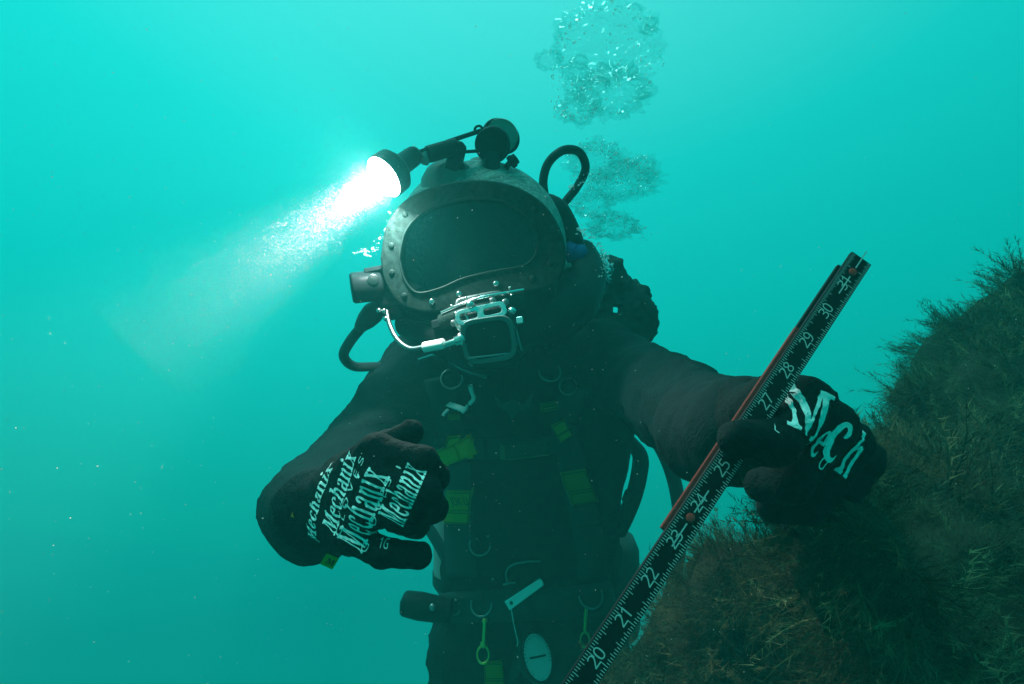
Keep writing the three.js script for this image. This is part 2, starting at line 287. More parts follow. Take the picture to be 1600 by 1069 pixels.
/** a piece of cloth lying on the suit between four corners (pixels), with thickness */
function cloth(c, lift = 0.004, nu = 14, nv = 14) {
  const P = [], U = [], I = [];
  for (const side of [1, 0]) for (let j = 0; j <= nv; j++) for (let i = 0; i <= nu; i++) {
    const u = i / nu, v = j / nv, L = (k) => (c[0][k] * (1 - u) + c[1][k] * u) * (1 - v) + (c[3][k] * (1 - u) + c[2][k] * u) * v;
    const p = onBody(L(0), L(1), 0, bodyS), n = bodyNormal(p); p.addScaledVector(n, side ? lift + 0.003 : -0.006);
    P.push(p.x, p.y, p.z); U.push(u, 1 - v);
  }
  const w = nu + 1, half = w * (nv + 1), q = (a, b, d, e) => I.push(a, b, d, b, e, d);
  for (let j = 0; j < nv; j++) for (let i = 0; i < nu; i++) q(j * w + i, j * w + w + i, j * w + i + 1, j * w + w + i + 1);
  for (let i = 0; i < nu; i++) { q(i, i + 1, half + i, half + i + 1); q(nv * w + i, half + nv * w + i, nv * w + i + 1, half + nv * w + i + 1); }
  for (let j = 0; j < nv; j++) { q(j * w, half + j * w, j * w + w, half + j * w + w); q(j * w + nu, j * w + w + nu, half + j * w + nu, half + j * w + w + nu); }
  const g = new THREE.BufferGeometry(); g.setAttribute('position', new THREE.Float32BufferAttribute(P, 3)); g.setAttribute('uv', new THREE.Float32BufferAttribute(U, 2)); g.setIndex(I); g.computeVertexNormals(); return g;
}
/** a strap along a line of pixels, width in pixels */
function strap(line, w, lift = 0.005) {
  const out = [];
  for (let i = 0; i < line.length - 1; i++) {
    const [a, b] = [line[i], line[i + 1]], nrm = (p, q) => { const l = Math.hypot(q[0] - p[0], q[1] - p[1]); return [-(q[1] - p[1]) / l, (q[0] - p[0]) / l]; };
    const n0 = i ? nrm(line[i - 1], b) : nrm(a, b), n1 = i < line.length - 2 ? nrm(a, line[i + 2]) : nrm(a, b);
    out.push(cloth([[a[0] + n0[0] * w / 2, a[1] + n0[1] * w / 2], [b[0] + n1[0] * w / 2, b[1] + n1[1] * w / 2], [b[0] - n1[0] * w / 2, b[1] - n1[1] * w / 2], [a[0] - n0[0] * w / 2, a[1] - n0[1] * w / 2]], lift, 10, 4));
  }
  return out;
}

// gloves
const tess = new TessellateModifier(0.0022, 6);
/** the largest connected piece of a list of triangles */
function largest(tri) {
  const ids = new Map(), root = [], find = (a) => { while (root[a] !== a) a = root[a] = root[root[a]]; return a; }, at3 = [];
  for (let i = 0; i < tri.length; i += 3) { const key = [0, 1, 2].map((k) => Math.round(tri[i + k] * 2e4)).join(); if (!ids.has(key)) { ids.set(key, root.length); root.push(root.length); } at3.push(ids.get(key)); }
  for (let i = 0; i < at3.length; i += 3) { root[find(at3[i])] = find(at3[i + 1]); root[find(at3[i + 1])] = find(at3[i + 2]); }
  const count = {}; for (let i = 0; i < at3.length; i += 3) { const q = find(at3[i]); count[q] = (count[q] || 0) + 1; }
  const best = +Object.keys(count).sort((a, b) => count[b] - count[a])[0], out = [];
  for (let i = 0; i < at3.length; i += 3) if (find(at3[i]) === best) for (let k = 0; k < 9; k++) out.push(tri[i * 3 + k]);
  return out;
}
/** letters laid on a surface: flat glyphs on a plane (origin, along, up), sunk along the plane's normal onto the field */
function lettering(text, f, o, along, up, height, squeeze, drop, fnt = font, gap = 0) {
  const X = along.clone().normalize(), N = X.clone().cross(up).normalize(), Y = N.clone().cross(X), out = [];
  let pen = 0;
  for (const ch of text) {
    const glyph = fnt.data.glyphs[ch], adv = (glyph ? glyph.ha : 500) / fnt.data.resolution * height / 0.72;
    if (ch !== ' ') {
      const shapes = fnt.generateShapes(ch, height / 0.72);
      let g = tess.modify(new THREE.ShapeGeometry(shapes, 3).toNonIndexed());
      const p = g.attributes.position, keep = [], W = [];
      for (let i = 0; i < p.count; i++) {
        const q = o.clone().addScaledVector(X, pen + p.getX(i) * squeeze).addScaledVector(Y, p.getY(i)).addScaledVector(N, 0.03);
        const t = march(f, q, N.clone().negate(), drop + 0.03);
        W.push(t === null ? null : q.addScaledVector(N, -(t - 0.0007)));
      }
      for (let i = 0; i < W.length; i += 3) { const [a, b, c] = [W[i], W[i + 1], W[i + 2]]; if (a && b && c && a.distanceTo(b) < 0.006 && b.distanceTo(c) < 0.006 && a.distanceTo(c) < 0.006) keep.push(a.x, a.y, a.z, b.x, b.y, b.z, c.x, c.y, c.z); }
      if (keep.length / 9 > 0.4 * W.length / 3 || height > 0.015) { const k = new THREE.BufferGeometry(); k.setAttribute('position', new THREE.Float32BufferAttribute(ch === 'i' ? keep : largest(keep), 3)); k.computeVertexNormals(); out.push(k); }
    }
    pen += adv * squeeze + gap;
  }
  return out;
}
/** lettering between two pixels whose sight lines meet the field: the text is fitted to that stretch */
const hit = (f, px, py, near = 0.25, far = 0.6) => { const d = C(px, py, 1).sub(eye).normalize(), t = march(f, eye.clone().addScaledVector(d, near), d, far); return eye.clone().addScaledVector(d, near + (t ?? far * 0.4)); };
const gradient = (f, p, e = 0.006) => V(f(p.x + e, p.y, p.z) - f(p.x - e, p.y, p.z), f(p.x, p.y + e, p.z) - f(p.x, p.y - e, p.z), f(p.x, p.y, p.z + e) - f(p.x, p.y, p.z - e)).normalize();
function textRow(text, f, a, b, height, fnt = font, gap = 0, facing = cz, near = 0.25, far = 0.6) {
  const o = hit(f, a[0], a[1], near, far), e = hit(f, b[0], b[1], near, far), X = e.clone().sub(o); X.addScaledVector(facing, -0.8 * X.dot(facing)); const len = X.length(); X.normalize();
  const N = gradient(f, o).add(gradient(f, e)).add(gradient(f, hit(f, (a[0] + b[0]) / 2, (a[1] + b[1]) / 2, near, far))).add(facing.clone().multiplyScalar(2.5)); N.addScaledVector(X, -N.dot(X)).normalize();
  let adv = 0; for (const ch of text) adv += (fnt.data.glyphs[ch]?.ha ?? 500) / fnt.data.resolution * height / 0.72;
  return lettering(text, f, o, X, N.clone().cross(X), height, (len - gap * (text.length - 1)) / adv, 0.06, fnt, gap);
}
const seam = (x, y, z) => 0.0009 * n3(x * 70, y * 70, z * 70) + 0.0006 * n3b(x * 160, y * 160, z * 160);
const print = (parent, letters) => letters.forEach((g) => part(parent, 'letter', plain(g), M.print));   // each letter a part
{ // the glove held before the chest
  const K = [[590, 708, 0.482], [592, 750, 0.470], [576, 796, 0.470], [548, 838, 0.480]], W = [505, 795, 0.565];
  const bones = [
    B_(W, K[0], 0.030, 0.018), B_(W, K[1], 0.030, 0.019), B_(W, K[2], 0.030, 0.018), B_(W, K[3], 0.028, 0.0155), B_([W[0] - 8, W[1] + 4, 0.62], W, 0.041, 0.034),
    B_(K[0], [662, 722, 0.462], 0.0140, 0.0128, 0.004), B_([662, 722, 0.462], [680, 746, 0.490], 0.0130, 0.0120, 0.004), B_([680, 746, 0.490], [652, 752, 0.515], 0.0120, 0.0115, 0.004),
    B_(K[1], [664, 769, 0.450], 0.0145, 0.0132, 0.004), B_([664, 769, 0.450], [676, 794, 0.480], 0.0133, 0.0122, 0.004), B_([676, 794, 0.480], [642, 794, 0.505], 0.0122, 0.0115, 0.004),
    B_(K[2], [636, 804, 0.455], 0.0138, 0.0122, 0.004), B_([636, 804, 0.455], [650, 820, 0.485], 0.0122, 0.0112, 0.004), B_([650, 820, 0.485], [618, 814, 0.505], 0.0115, 0.011, 0.004),
    B_(K[3], [598, 864, 0.462], 0.0138, 0.0118, 0.004), B_([598, 864, 0.462], [656, 868, 0.458], 0.0116, 0.0106, 0.003),
    B_([550, 745, 0.545], [596, 704, 0.54], 0.026, 0.016, 0.012), B_([596, 704, 0.54], [642, 676, 0.54], 0.0155, 0.0125, 0.008),
  ];
  const f = field(bones, 0.012, seam), [lo, hi] = box3(bones, 0.012);
  const gl = part(diver, 'glove', nets(f, lo, hi, 0.0028), M.glove, 'black work glove with white lettering, fingers curled before the chest');
  print(gl, [...textRow('Mechanix', f, [501, 848], [521, 735], 0.0118), ...textRow('Mechanix', f, [523, 838], [557, 714], 0.0170), ...textRow('Mechanix', f, [566, 866], [612, 746], 0.0195, font, 0.0006), ...textRow('Mechanix', f, [630, 824], [668, 736], 0.0165, font, 0.0004)]);
  print(gl, [...textRow('G L O V E S', f, [531, 840], [572, 716], 0.0042, fontSans), ...textRow('G L O V E S', f, [571, 866], [616, 750], 0.0042, fontSans), ...textRow('1G', f, [590, 856], [606, 858], 0.006, fontSans)]);
  // strap patch and woven tag at the wrist
  const tagM = frame(C(515, 877, 0.53), cdir(0.15, -0.2, 1), cdir(0.5, 0.85, 0));
  part(gl, 'tag', at(new RoundedBoxGeometry(0.0125, 0.0125, 0.0016, 3, 0.0006), tagM), std(lin(0.34, 0.3, 0.03), 0.8), 'small yellow woven tag at the wrist');
  part(gl, 'tag_print', at(new THREE.ShapeGeometry(font.generateShapes('M', 0.006), 3).translate(-0.003, -0.0028, 0.0011), tagM), std(lin(0.02, 0.02, 0.02), 0.8));
  const p0 = C(467, 787, 1).sub(eye).normalize(), t0 = march(bodyF, eye.clone().addScaledVector(p0, 0.35), p0, 0.8) ?? 0.4;
  part(diver, 'sleeve_patch', at(new RoundedBoxGeometry(0.0065, 0.026, 0.003, 3, 0.001), frame(eye.clone().addScaledVector(p0, 0.35 + t0 - 0.002), gradient(bodyF, eye.clone().addScaledVector(p0, 0.35 + t0), 0.02), cdir(0.12, 1, 0))), M.dimYellow, 'small yellow patch on the sleeve');
}
let rightF;
{ // the glove gripping the rule
  const W = [1168, 662, 0.49], K = [[1262, 630, 0.384], [1300, 664, 0.390], [1330, 694, 0.404], [1350, 718, 0.424]];
  const bones = [
    B_(W, K[0], 0.034, 0.0172), B_(W, K[1], 0.032, 0.0162), B_(W, K[2], 0.030, 0.0155), B_(W, K[3], 0.030, 0.0145), B_([1118, 672, 0.56], W, 0.049, 0.039),
    B_(K[0], [1208, 692, 0.356], 0.0168, 0.0150, 0.005), B_([1208, 692, 0.356], [1152, 686, 0.3325], 0.0140, 0.0115, 0.005),
    B_(K[1], [1236, 754, 0.376], 0.0150, 0.0138, 0.004), B_([1236, 754, 0.376], [1190, 758, 0.392], 0.0134, 0.0120, 0.004),
    B_(K[2], [1264, 790, 0.390], 0.0145, 0.0132, 0.004), B_([1264, 790, 0.390], [1208, 792, 0.402], 0.0130, 0.0115, 0.004),
    B_(K[3], [1292, 814, 0.410], 0.0135, 0.0122, 0.004), B_([1292, 814, 0.410], [1242, 816, 0.420], 0.0118, 0.0108, 0.004),
    B_([1172, 650, 0.45], [1196, 622, 0.41], 0.022, 0.0145, 0.01), B_([1196, 622, 0.41], [1218, 606, 0.392], 0.0142, 0.012, 0.006),
  ];
  const f = rightF = field(bones, 0.012, seam), [lo, hi] = box3(bones, 0.012);
  const gl = part(diver, 'glove', nets(f, lo, hi, 0.0028), M.glove, 'black work glove with large white letters closed round the rule');
  print(gl, [...textRow('M', f, [1226, 662], [1268, 692], 0.0262), ...textRow('e', f, [1262, 708], [1272, 717], 0.0205), ...textRow('c', f, [1274, 708], [1298, 728], 0.0285), ...textRow('h', f, [1301, 734], [1322, 750], 0.0240)]);
  print(gl, [...textRow('L', f, [1208, 671], [1217, 678], 0.005, fontSans), ...textRow('O', f, [1274, 728], [1285, 737], 0.0065, fontSans)]);
  const ring = B_([1108, 672, 0.575], [1150, 674, 0.5], 0.052, 0.047), cf = field([ring, B_([1108, 672, 0.575], [1112, 672, 0.57], 0.054, 0.054)], 0.01, (x, y, z) => 0.0016 * n3(x * 40, y * 40, z * 40)), [l2, h2] = box3([ring], 0.02);
  part(gl, 'cuff', nets(cf, l2, h2, 0.005), M.cuff, 'thick black wrist cuff');
}

// ---------------------------------------------------------------- the folding rule
{
  const A = C(932, 1029, 0.31), Bp = C(1318, 445, 0.381), L = Bp.clone().sub(A), inch = L.length() / 11, dir = L.clone().normalize();
  const nrm = cdir(-0.1, 0.05, 1); nrm.addScaledVector(dir, -nrm.dot(dir)).normalize();
  const Rm = new THREE.Matrix4().makeBasis(dir.clone().cross(nrm), dir, nrm).setPosition(A);   // x across, y along, z towards the eye; y = 0 at the mark 20
  const w = inch * 0.60, t = 0.0034;
  const r = thing('folding_rule', 'black folding inch rule with white marks and red back gripped by a glove', 'rule', A);
  const stick = (y0, y1, x, z, ww = w) => at(new RoundedBoxGeometry(ww, (y1 - y0) * inch, t, 3, 0.0006).translate(x, (y0 + y1) / 2 * inch, z), Rm.clone());
  part(r, 'stick', stick(-4, 11.95, 0, 0), M.ruleFace, 'long front stick with marks from 20 to 31');
  part(r, 'stick', stick(3.05, 9.25, -w * 0.14, -t - 0.0002, w * 0.98), M.ruleRed, 'red stick folded behind the front one');
  part(r, 'stick', stick(4.2, 11.6, -w * 0.05, -2 * t - 0.0004, w), M.ruleFace);
  const zf = t / 2 + 0.0003, bar = (x, y, bw, bh) => at(new THREE.PlaneGeometry(bw, bh).translate(x, y, zf), Rm);
  const marks = [];
  for (let i = -16; i <= 190; i++) {
    const y = i / 16 * inch, len = i % 16 === 0 ? 0.34 : i % 8 === 0 ? 0.26 : i % 4 === 0 ? 0.21 : i % 2 === 0 ? 0.17 : 0.13;
    marks.push(bar(-w / 2 + 0.0005 + len * w / 2, y, len * w, inch * 0.017), bar(w / 2 - 0.0005 - len * w / 2, y + inch * 0.011, len * w, inch * 0.017));
  }
  part(r, 'inch_marks', marks, M.ruleMark);
  for (let k = 0; k <= 11; k++) {   // the figures run along the stick
    const s = String(20 + k), hgt = inch * 0.2, out = []; let pen = 0;
    for (const ch of s) { out.push(new THREE.ShapeGeometry(fontSans.generateShapes(ch, hgt / 0.72), 3).translate(pen, 0, 0)); pen += hgt * 0.98; }
    const g = mergeGeometries(out.map(plain)); g.translate(-pen / 2 + hgt * 0.07, -hgt / 2, 0); g.rotateZ(Math.PI / 2); g.translate(0, k * inch, zf); at(g, Rm);
    part(r, 'figures', g, M.ruleMark);
  }
  for (const y of [3.62, 11.42]) {   // rivets with their sight lines
    part(r, 'rivet', at(lathe([[0.0001, 0.0009], [0.0021, 0.0008], [0.0027, 0.0003], [0.0028, -0.0002]], 24).rotateX(Math.PI / 2).translate(0, y * inch, zf), Rm), std(lin(0.6, 0.05, 0.04), 0.4), 'round red rivet');
    part(r, 'sight_line', [bar(0, (y - 0.46) * inch, 0.0009, inch * 0.62), bar(0, (y + 0.46) * inch, 0.0009, inch * 0.62)], M.ruleMark);
  }
}

// ---------------------------------------------------------------- the diving helmet
const HO = C(748, 392, 0.955);
const HM = frame(HO, cdir(-0.09, -0.1, 1), cdir(-0.2, 0.98, 0));
const HI = HM.clone().invert();
const helmet = thing('diving_helmet', 'hard diving helmet with oval window and steel regulator on the diver', 'helmet', HO);
const onFace = (px, py, z) => { const d = C(px, py, 1).sub(eye).transformDirection(HI), o = eye.clone().applyMatrix4(HI), t = (z - o.z) / d.z; return new THREE.Vector2(o.x + d.x * t, o.y + d.y * t); };
const smoothLoop = (pts, n) => new THREE.SplineCurve([...pts, pts[0]]).getPoints(n).slice(0, n);
const FZ = 0.112;
const outer = smoothLoop([[603, 405], [612, 355], [640, 318], [688, 296], [745, 288], [800, 296], [845, 322], [872, 362], [880, 402], [868, 438], [830, 452], [775, 458], [722, 474], [675, 484], [632, 472], [610, 440]].map(([x, y]) => onFace(x, y, FZ)), 96);
const inner = smoothLoop([[629, 405], [638, 365], [662, 337], [700, 320], [745, 313], [788, 318], [822, 340], [840, 374], [837, 400], [818, 416], [775, 424], [728, 435], [690, 451], [656, 457], [637, 437]].map(([x, y]) => onFace(x, y, FZ)), 96);
{
  // shell: rings from the crown at the back to the edge of the window frame
  const ctr = outer.reduce((a, p) => a.add(p), new THREE.Vector2()).divideScalar(outer.length), sorted = outer.map((p) => [Math.atan2(p.y - ctr.y, p.x - ctr.x), p.distanceTo(ctr)]).sort((a, b) => a[0] - b[0]);
  const rad = (a) => { let i = sorted.findIndex((s) => s[0] > a); const q = sorted[(i <= 0 ? 0 : i)], p = sorted[(i <= 0 ? sorted.length - 1 : i - 1)]; return (p[1] + q[1]) / 2; };
  const ns = 40, na = 72, P = [], U = [], I = [];
  for (let s = 0; s <= ns; s++) for (let a = 0; a <= na; a++) {
    const u = s / ns, ang = -Math.PI + a / na * 2 * Math.PI, th = u * Math.PI * 0.78, z = -0.162 * Math.cos(th) , w = THREE.MathUtils.smoothstep(u, 0.72, 1), e = Math.sin(th);
    const ex = 0.143 * e, ey = 0.142 * e, x0 = Math.cos(ang) * ex + 0.004, y0 = Math.sin(ang) * ey + 0.002, R = rad(Math.max(-Math.PI, Math.min(Math.PI, ang))) * 0.99;
    P.push(x0 * (1 - w) + (ctr.x + Math.cos(ang) * R) * w, y0 * (1 - w) + (ctr.y + Math.sin(ang) * R) * w, z * (1 - w) + (FZ - 0.001) * w); U.push(a / na, u * 0.5);
  }
  for (let s = 0; s < ns; s++) for (let a = 0; a < na; a++) { const i = s * (na + 1) + a, j = i + na + 1; I.push(i, j, i + 1, i + 1, j, j + 1); }
  const g = new THREE.BufferGeometry(); g.setAttribute('position', new THREE.Float32BufferAttribute(P, 3)); g.setAttribute('uv', new THREE.Float32BufferAttribute(U, 2)); g.setIndex(I); g.computeVertexNormals();
  part(helmet, 'shell', at(g, HM), M.shell, 'pale rounded helmet shell');
  const sh = new THREE.Shape(outer); sh.holes.push(new THREE.Path(inner));
  const fr = part(helmet, 'window_frame', at(new THREE.ExtrudeGeometry(sh, { depth: 0.012, bevelEnabled: true, bevelThickness: 0.004, bevelSize: 0.004, bevelSegments: 4, steps: 1 }).translate(0, 0, FZ), HM), M.portFrame, 'wide grey frame screwed round the window');
  const rim = inner.map((p) => V(p.x, p.y, FZ + 0.017)); part(fr, 'rim', at(new THREE.TubeGeometry(new THREE.CatmullRomCurve3(rim, true), 120, 0.0018, 8, true), HM), M.portFrame);
  for (let i = 0; i < 14; i++) {
    const k = Math.round(i / 14 * 96 + 3) % 96, p = outer[k].clone().lerp(inner[k], 0.42);
    part(fr, 'screw', at(lathe([[0.0001, 0.0026], [0.003, 0.0024], [0.0044, 0.0012], [0.0047, 0]], 16).rotateX(Math.PI / 2).translate(p.x, p.y, FZ + 0.0158), HM), [9, 10, 11].includes(i) ? M.steel : M.portFrame);
  }
  part(helmet, 'window', at(new THREE.ShapeGeometry(new THREE.Shape(inner), 4).translate(0, 0, FZ + 0.006), HM), M.glass, 'dark oval window');
  // crown: bracket block and handle post
  const crown = turned(C(705, 306, 0.885), C(698, 255, 0.9), [[0.044, -0.01], [0.046, 0.01], [0.044, 0.028], [0.036, 0.042], [0.018, 0.05], [0.0001, 0.052]]);
  part(helmet, 'crown_block', crown, std(lin(0.09, 0.12, 0.11), 0.6, { roughnessMap: roughMap }), 'dull rounded block on the crown');
  part(helmet, 'vent_cap', turned(C(752, 262, 0.93), C(752, 250, 0.93), [[0.022, -0.012], [0.023, 0.004], [0.018, 0.012], [0.0001, 0.014]]), M.shell);
  part(helmet, 'camera_post', [rod(C(765, 305, 0.875), C(769, 240, 0.875), 0.016, 0.013), rod(C(765, 292, 0.87), C(765, 285, 0.87), 0.02)], M.plastic, 'black upright post on the crown');
  // lower edge: clamp bar
  const barPts = [[690, 489, 0.83], [720, 476, 0.818], [752, 465, 0.812], [790, 458, 0.815], [818, 453, 0.822]].map((q) => C(...q));
  part(helmet, 'clamp_bar', tube(barPts, 0.0030, 40, 8), M.steel, 'bright steel strip under the window');
  part(helmet, 'chin_plate', tube(barPts.map((p) => p.clone().add(cdir(0, -0.014, -0.010))), 0.013, 40, 14), M.portFrame);
  for (const q of [[706, 478, 0.815], [712, 489, 0.812], [797, 450, 0.808], [799, 461, 0.808], [728, 466, 0.81]]) part(helmet, 'screw', ball(C(...q), 0.0022, 12), M.steel);
}
{ // regulator on the chin
  const RM = frame(C(764, 530, 0.80), cdir(-0.06, -0.14, 1), cdir(-0.14, 0.99, 0));
  const rsq = (w, h, r) => { const s = new THREE.Shape(); s.moveTo(-w + r, -h); s.lineTo(w - r, -h); s.quadraticCurveTo(w, -h, w, -h + r); s.lineTo(w, h - r); s.quadraticCurveTo(w, h, w - r, h); s.lineTo(-w + r, h); s.quadraticCurveTo(-w, h, -w, h - r); s.lineTo(-w, -h + r); s.quadraticCurveTo(-w, -h, -w + r, -h); return s; };
  const ex = (s, d, b, z) => new THREE.ExtrudeGeometry(s, { depth: d, bevelEnabled: true, bevelThickness: b, bevelSize: b, bevelSegments: 3 }).translate(0, 0, z);
  const reg = part(helmet, 'regulator', at(ex(rsq(0.034, 0.028, 0.018), 0.05, 0.004, -0.052), RM), M.dullSteel, 'steel regulator with dark round cover');
  const ring = rsq(0.0365, 0.0305, 0.02); ring.holes.push(rsq(0.0325, 0.0265, 0.018));
  part(reg, 'cover_ring', at(ex(ring, 0.006, 0.0012, 0.002), RM), std(lin(0.07, 0.11, 0.105), 0.4, { specularIntensity: 0.8 }));
  part(reg, 'cover', at(ex(rsq(0.031, 0.025, 0.017), 0.003, 0.003, 0.001), RM), M.rubber, 'dark rubber cover');
  // slotted bridge above the cover
  const br = rsq(0.035, 0.011, 0.009); for (const sx of [-0.0175, 0.0165]) { const h = rsq(0.0135, 0.0062, 0.006); h.curves.forEach((c) => ['v0', 'v1', 'v2'].forEach((k) => c[k] && (c[k].x += sx))); br.holes.push(h); }
  part(reg, 'slotted_bridge', at(ex(br, 0.005, 0.0012, 0), frame(C(752, 492, 0.80), cdir(-0.05, 0.35, 1), cdir(-0.22, 0.95, -0.3))), M.steel, 'bright bridge with two slots');
  part(reg, 'mount', at(ex(rsq(0.034, 0.018, 0.008), 0.03, 0.003, -0.03), frame(C(752, 480, 0.83), cdir(-0.05, 0.2, 1), cdir(-0.2, 0.95, 0))), M.dullSteel);
  for (const q of [[722, 512, 0.803], [735, 476, 0.80], [800, 486, 0.803]]) part(reg, 'lug', ball(C(...q), 0.0065, 14), M.steel);
  part(reg, 'side_plate', at(new RoundedBoxGeometry(0.010, 0.0105, 0.006, 3, 0.0015), frame(C(812, 501, 0.798), cdir(-0.2, 0.3, 1), cdir(-0.15, 1, 0))), M.steel, 'small bright square plate');
  for (const [a, b] of [[[806, 515, 0.8], [815, 548, 0.802]], [[727, 535, 0.795], [733, 566, 0.80]]]) part(reg, 'edge_strip', rod(C(...a), C(...b), 0.0018, 0.0014, 8), M.dullSteel);
  part(reg, 'adjusting_knob', turned(C(727, 528, 0.80), C(700, 537, 0.80), [[0.0001, 0], [0.010, 0.0], [0.010, 0.008], [0.007, 0.009], [0.007, 0.015], [0.0045, 0.016], [0.0045, 0.03], [0.0001, 0.03]], 20), M.steel);
  const sl = C(699, 536, 0.80), sr = C(661, 543, 0.81);
  part(reg, 'coupling', turned(sr, sl, [[0.0001, 0], [0.0065, 0.0005], [0.0078, 0.002], [0.0078, 0.031], [0.006, 0.0335], [0.0001, 0.034]], 8), M.white, 'pale hexagonal coupling');
  part(reg, 'feed_pipe', tube([[664, 542, 0.81], [642, 545, 0.815], [622, 532, 0.83], [609, 508, 0.845], [604, 486, 0.855]].map((q) => C(...q)), 0.0036, 50, 12), M.dullSteel, 'bent pipe from the side valve to the regulator');
  for (const [x, y, d] of [[717, 500, 0.812], [709, 505, 0.818], [800, 512, 0.805], [790, 472, 0.81], [770, 470, 0.808]]) part(reg, 'bolt', turned(C(x, y, d), C(x - 2, y - 1, d - 0.1), [[0.0001, 0.008], [0.0048, 0.0075], [0.0055, 0.004], [0.0055, -0.004]], 6), M.dullSteel);
  part(reg, 'side_loop', new THREE.TorusGeometry(0.0115, 0.0024, 8, 28).scale(0.8, 1.1, 1).applyMatrix4(frame(C(722, 503, 0.802), cdir(-0.3, 0.2, 1), cdir(-0.3, 1, 0))), M.steel);
  part(reg, 'purge_frame', [rod(C(730, 560, 0.795), C(800, 552, 0.795), 0.0016, 0.0016, 8), rod(C(733, 566, 0.797), C(738, 572, 0.80), 0.003, 0.002, 8)], M.dullSteel);
  part(helmet, 'neck_latch', [at(new RoundedBoxGeometry(0.03, 0.014, 0.012, 2, 0.003), frame(C(690, 505, 0.845), cdir(-0.2, 0.1, 1), cdir(-0.25, 1, 0))), rod(C(625, 500, 0.87), C(690, 508, 0.85), 0.0045)], M.plastic);
  part(helmet, 'neck_strap', tube([[655, 562, 0.98], [690, 556, 0.93], [720, 575, 0.93], [760, 590, 0.95]].map((q) => C(...q)), 0.003, 30, 8), M.dullSteel);
  part(helmet, 'exhaust_whisker', taper([[800, 520, 0.87], [850, 500, 0.90], [895, 468, 0.95], [912, 425, 1.0], [905, 395, 1.03]].map((q) => C(...q)), [0.036, 0.044, 0.046, 0.04, 0.03], 40, 20, 0.05), M.rubber, 'black ribbed rubber exhaust at the side of the chin');
  part(helmet, 'chin_pad', taper([[640, 500, 0.92], [690, 520, 0.885], [740, 540, 0.875], [800, 540, 0.89]].map((q) => C(...q)), [0.03, 0.036, 0.036, 0.036], 30, 18), M.rubber, 'black rubber padding under the chin');
  part(helmet, 'jaw_strap', taper([[862, 420, 0.88], [850, 450, 0.87], [820, 478, 0.86], [812, 520, 0.87]].map((q) => C(...q)), [0.012, 0.022, 0.026, 0.022], 24, 14), M.rubber);
}
{ // side valve block with its knob
  const a = C(600, 445, 0.87), b = C(552, 447, 0.86);
  const blk = part(helmet, 'side_valve', [at(new RoundedBoxGeometry(0.045, 0.06, 0.05, 4, 0.008), frame(C(622, 452, 0.88), cdir(-0.4, 0, 1), cdir(-0.1, 1, 0))), rod(C(622, 452, 0.885), C(650, 470, 0.87), 0.026, 0.022), at(new RoundedBoxGeometry(0.03, 0.035, 0.03, 3, 0.004), frame(C(615, 480, 0.88), cdir(-0.2, 0, 1), cdir(-0.3, 1, 0)))], M.plastic, 'dark valve block at the side of the window');
  const prof = [[0.0001, -0.002], [0.016, -0.002], [0.0175, 0.002]]; for (let i = 0; i < 3; i++) prof.push([0.0235, 0.006 + i * 0.014], [0.0235, 0.017 + i * 0.014]); prof.push([0.021, 0.049], [0.0001, 0.050]);
  part(blk, 'knob', turned(a, C(545, 451, 0.855), prof, 28), M.plastic, 'black control knob');
  part(blk, 'knob_plate', turned(C(583, 437, 0.842), C(583, 437, 0.80), [[0.0001, 0.002], [0.0075, 0.0015], [0.0082, 0]], 24), M.dullSteel);
  part(blk, 'valve_guard', at(new RoundedBoxGeometry(0.03, 0.008, 0.02, 2, 0.002), frame(C(586, 424, 0.86), cdir(0, 0.3, 1), cdir(-0.2, 1, 0))), M.plastic);
  for (const q of [[600, 486, 0.85], [603, 498, 0.85], [592, 485, 0.848]]) part(blk, 'fitting', ball(C(...q), 0.0042, 12), M.steel);
  part(helmet, 'side_hinge', [rod(C(846, 330, 0.93), C(882, 415, 0.9), 0.006, 0.006, 10), at(new RoundedBoxGeometry(0.026, 0.008, 0.012, 2, 0.002), frame(C(879, 417, 0.885), cdir(0.2, 0, 1), cdir(-0.2, 1, 0)))], M.shell, 'pale hinge strip beside the frame');
}
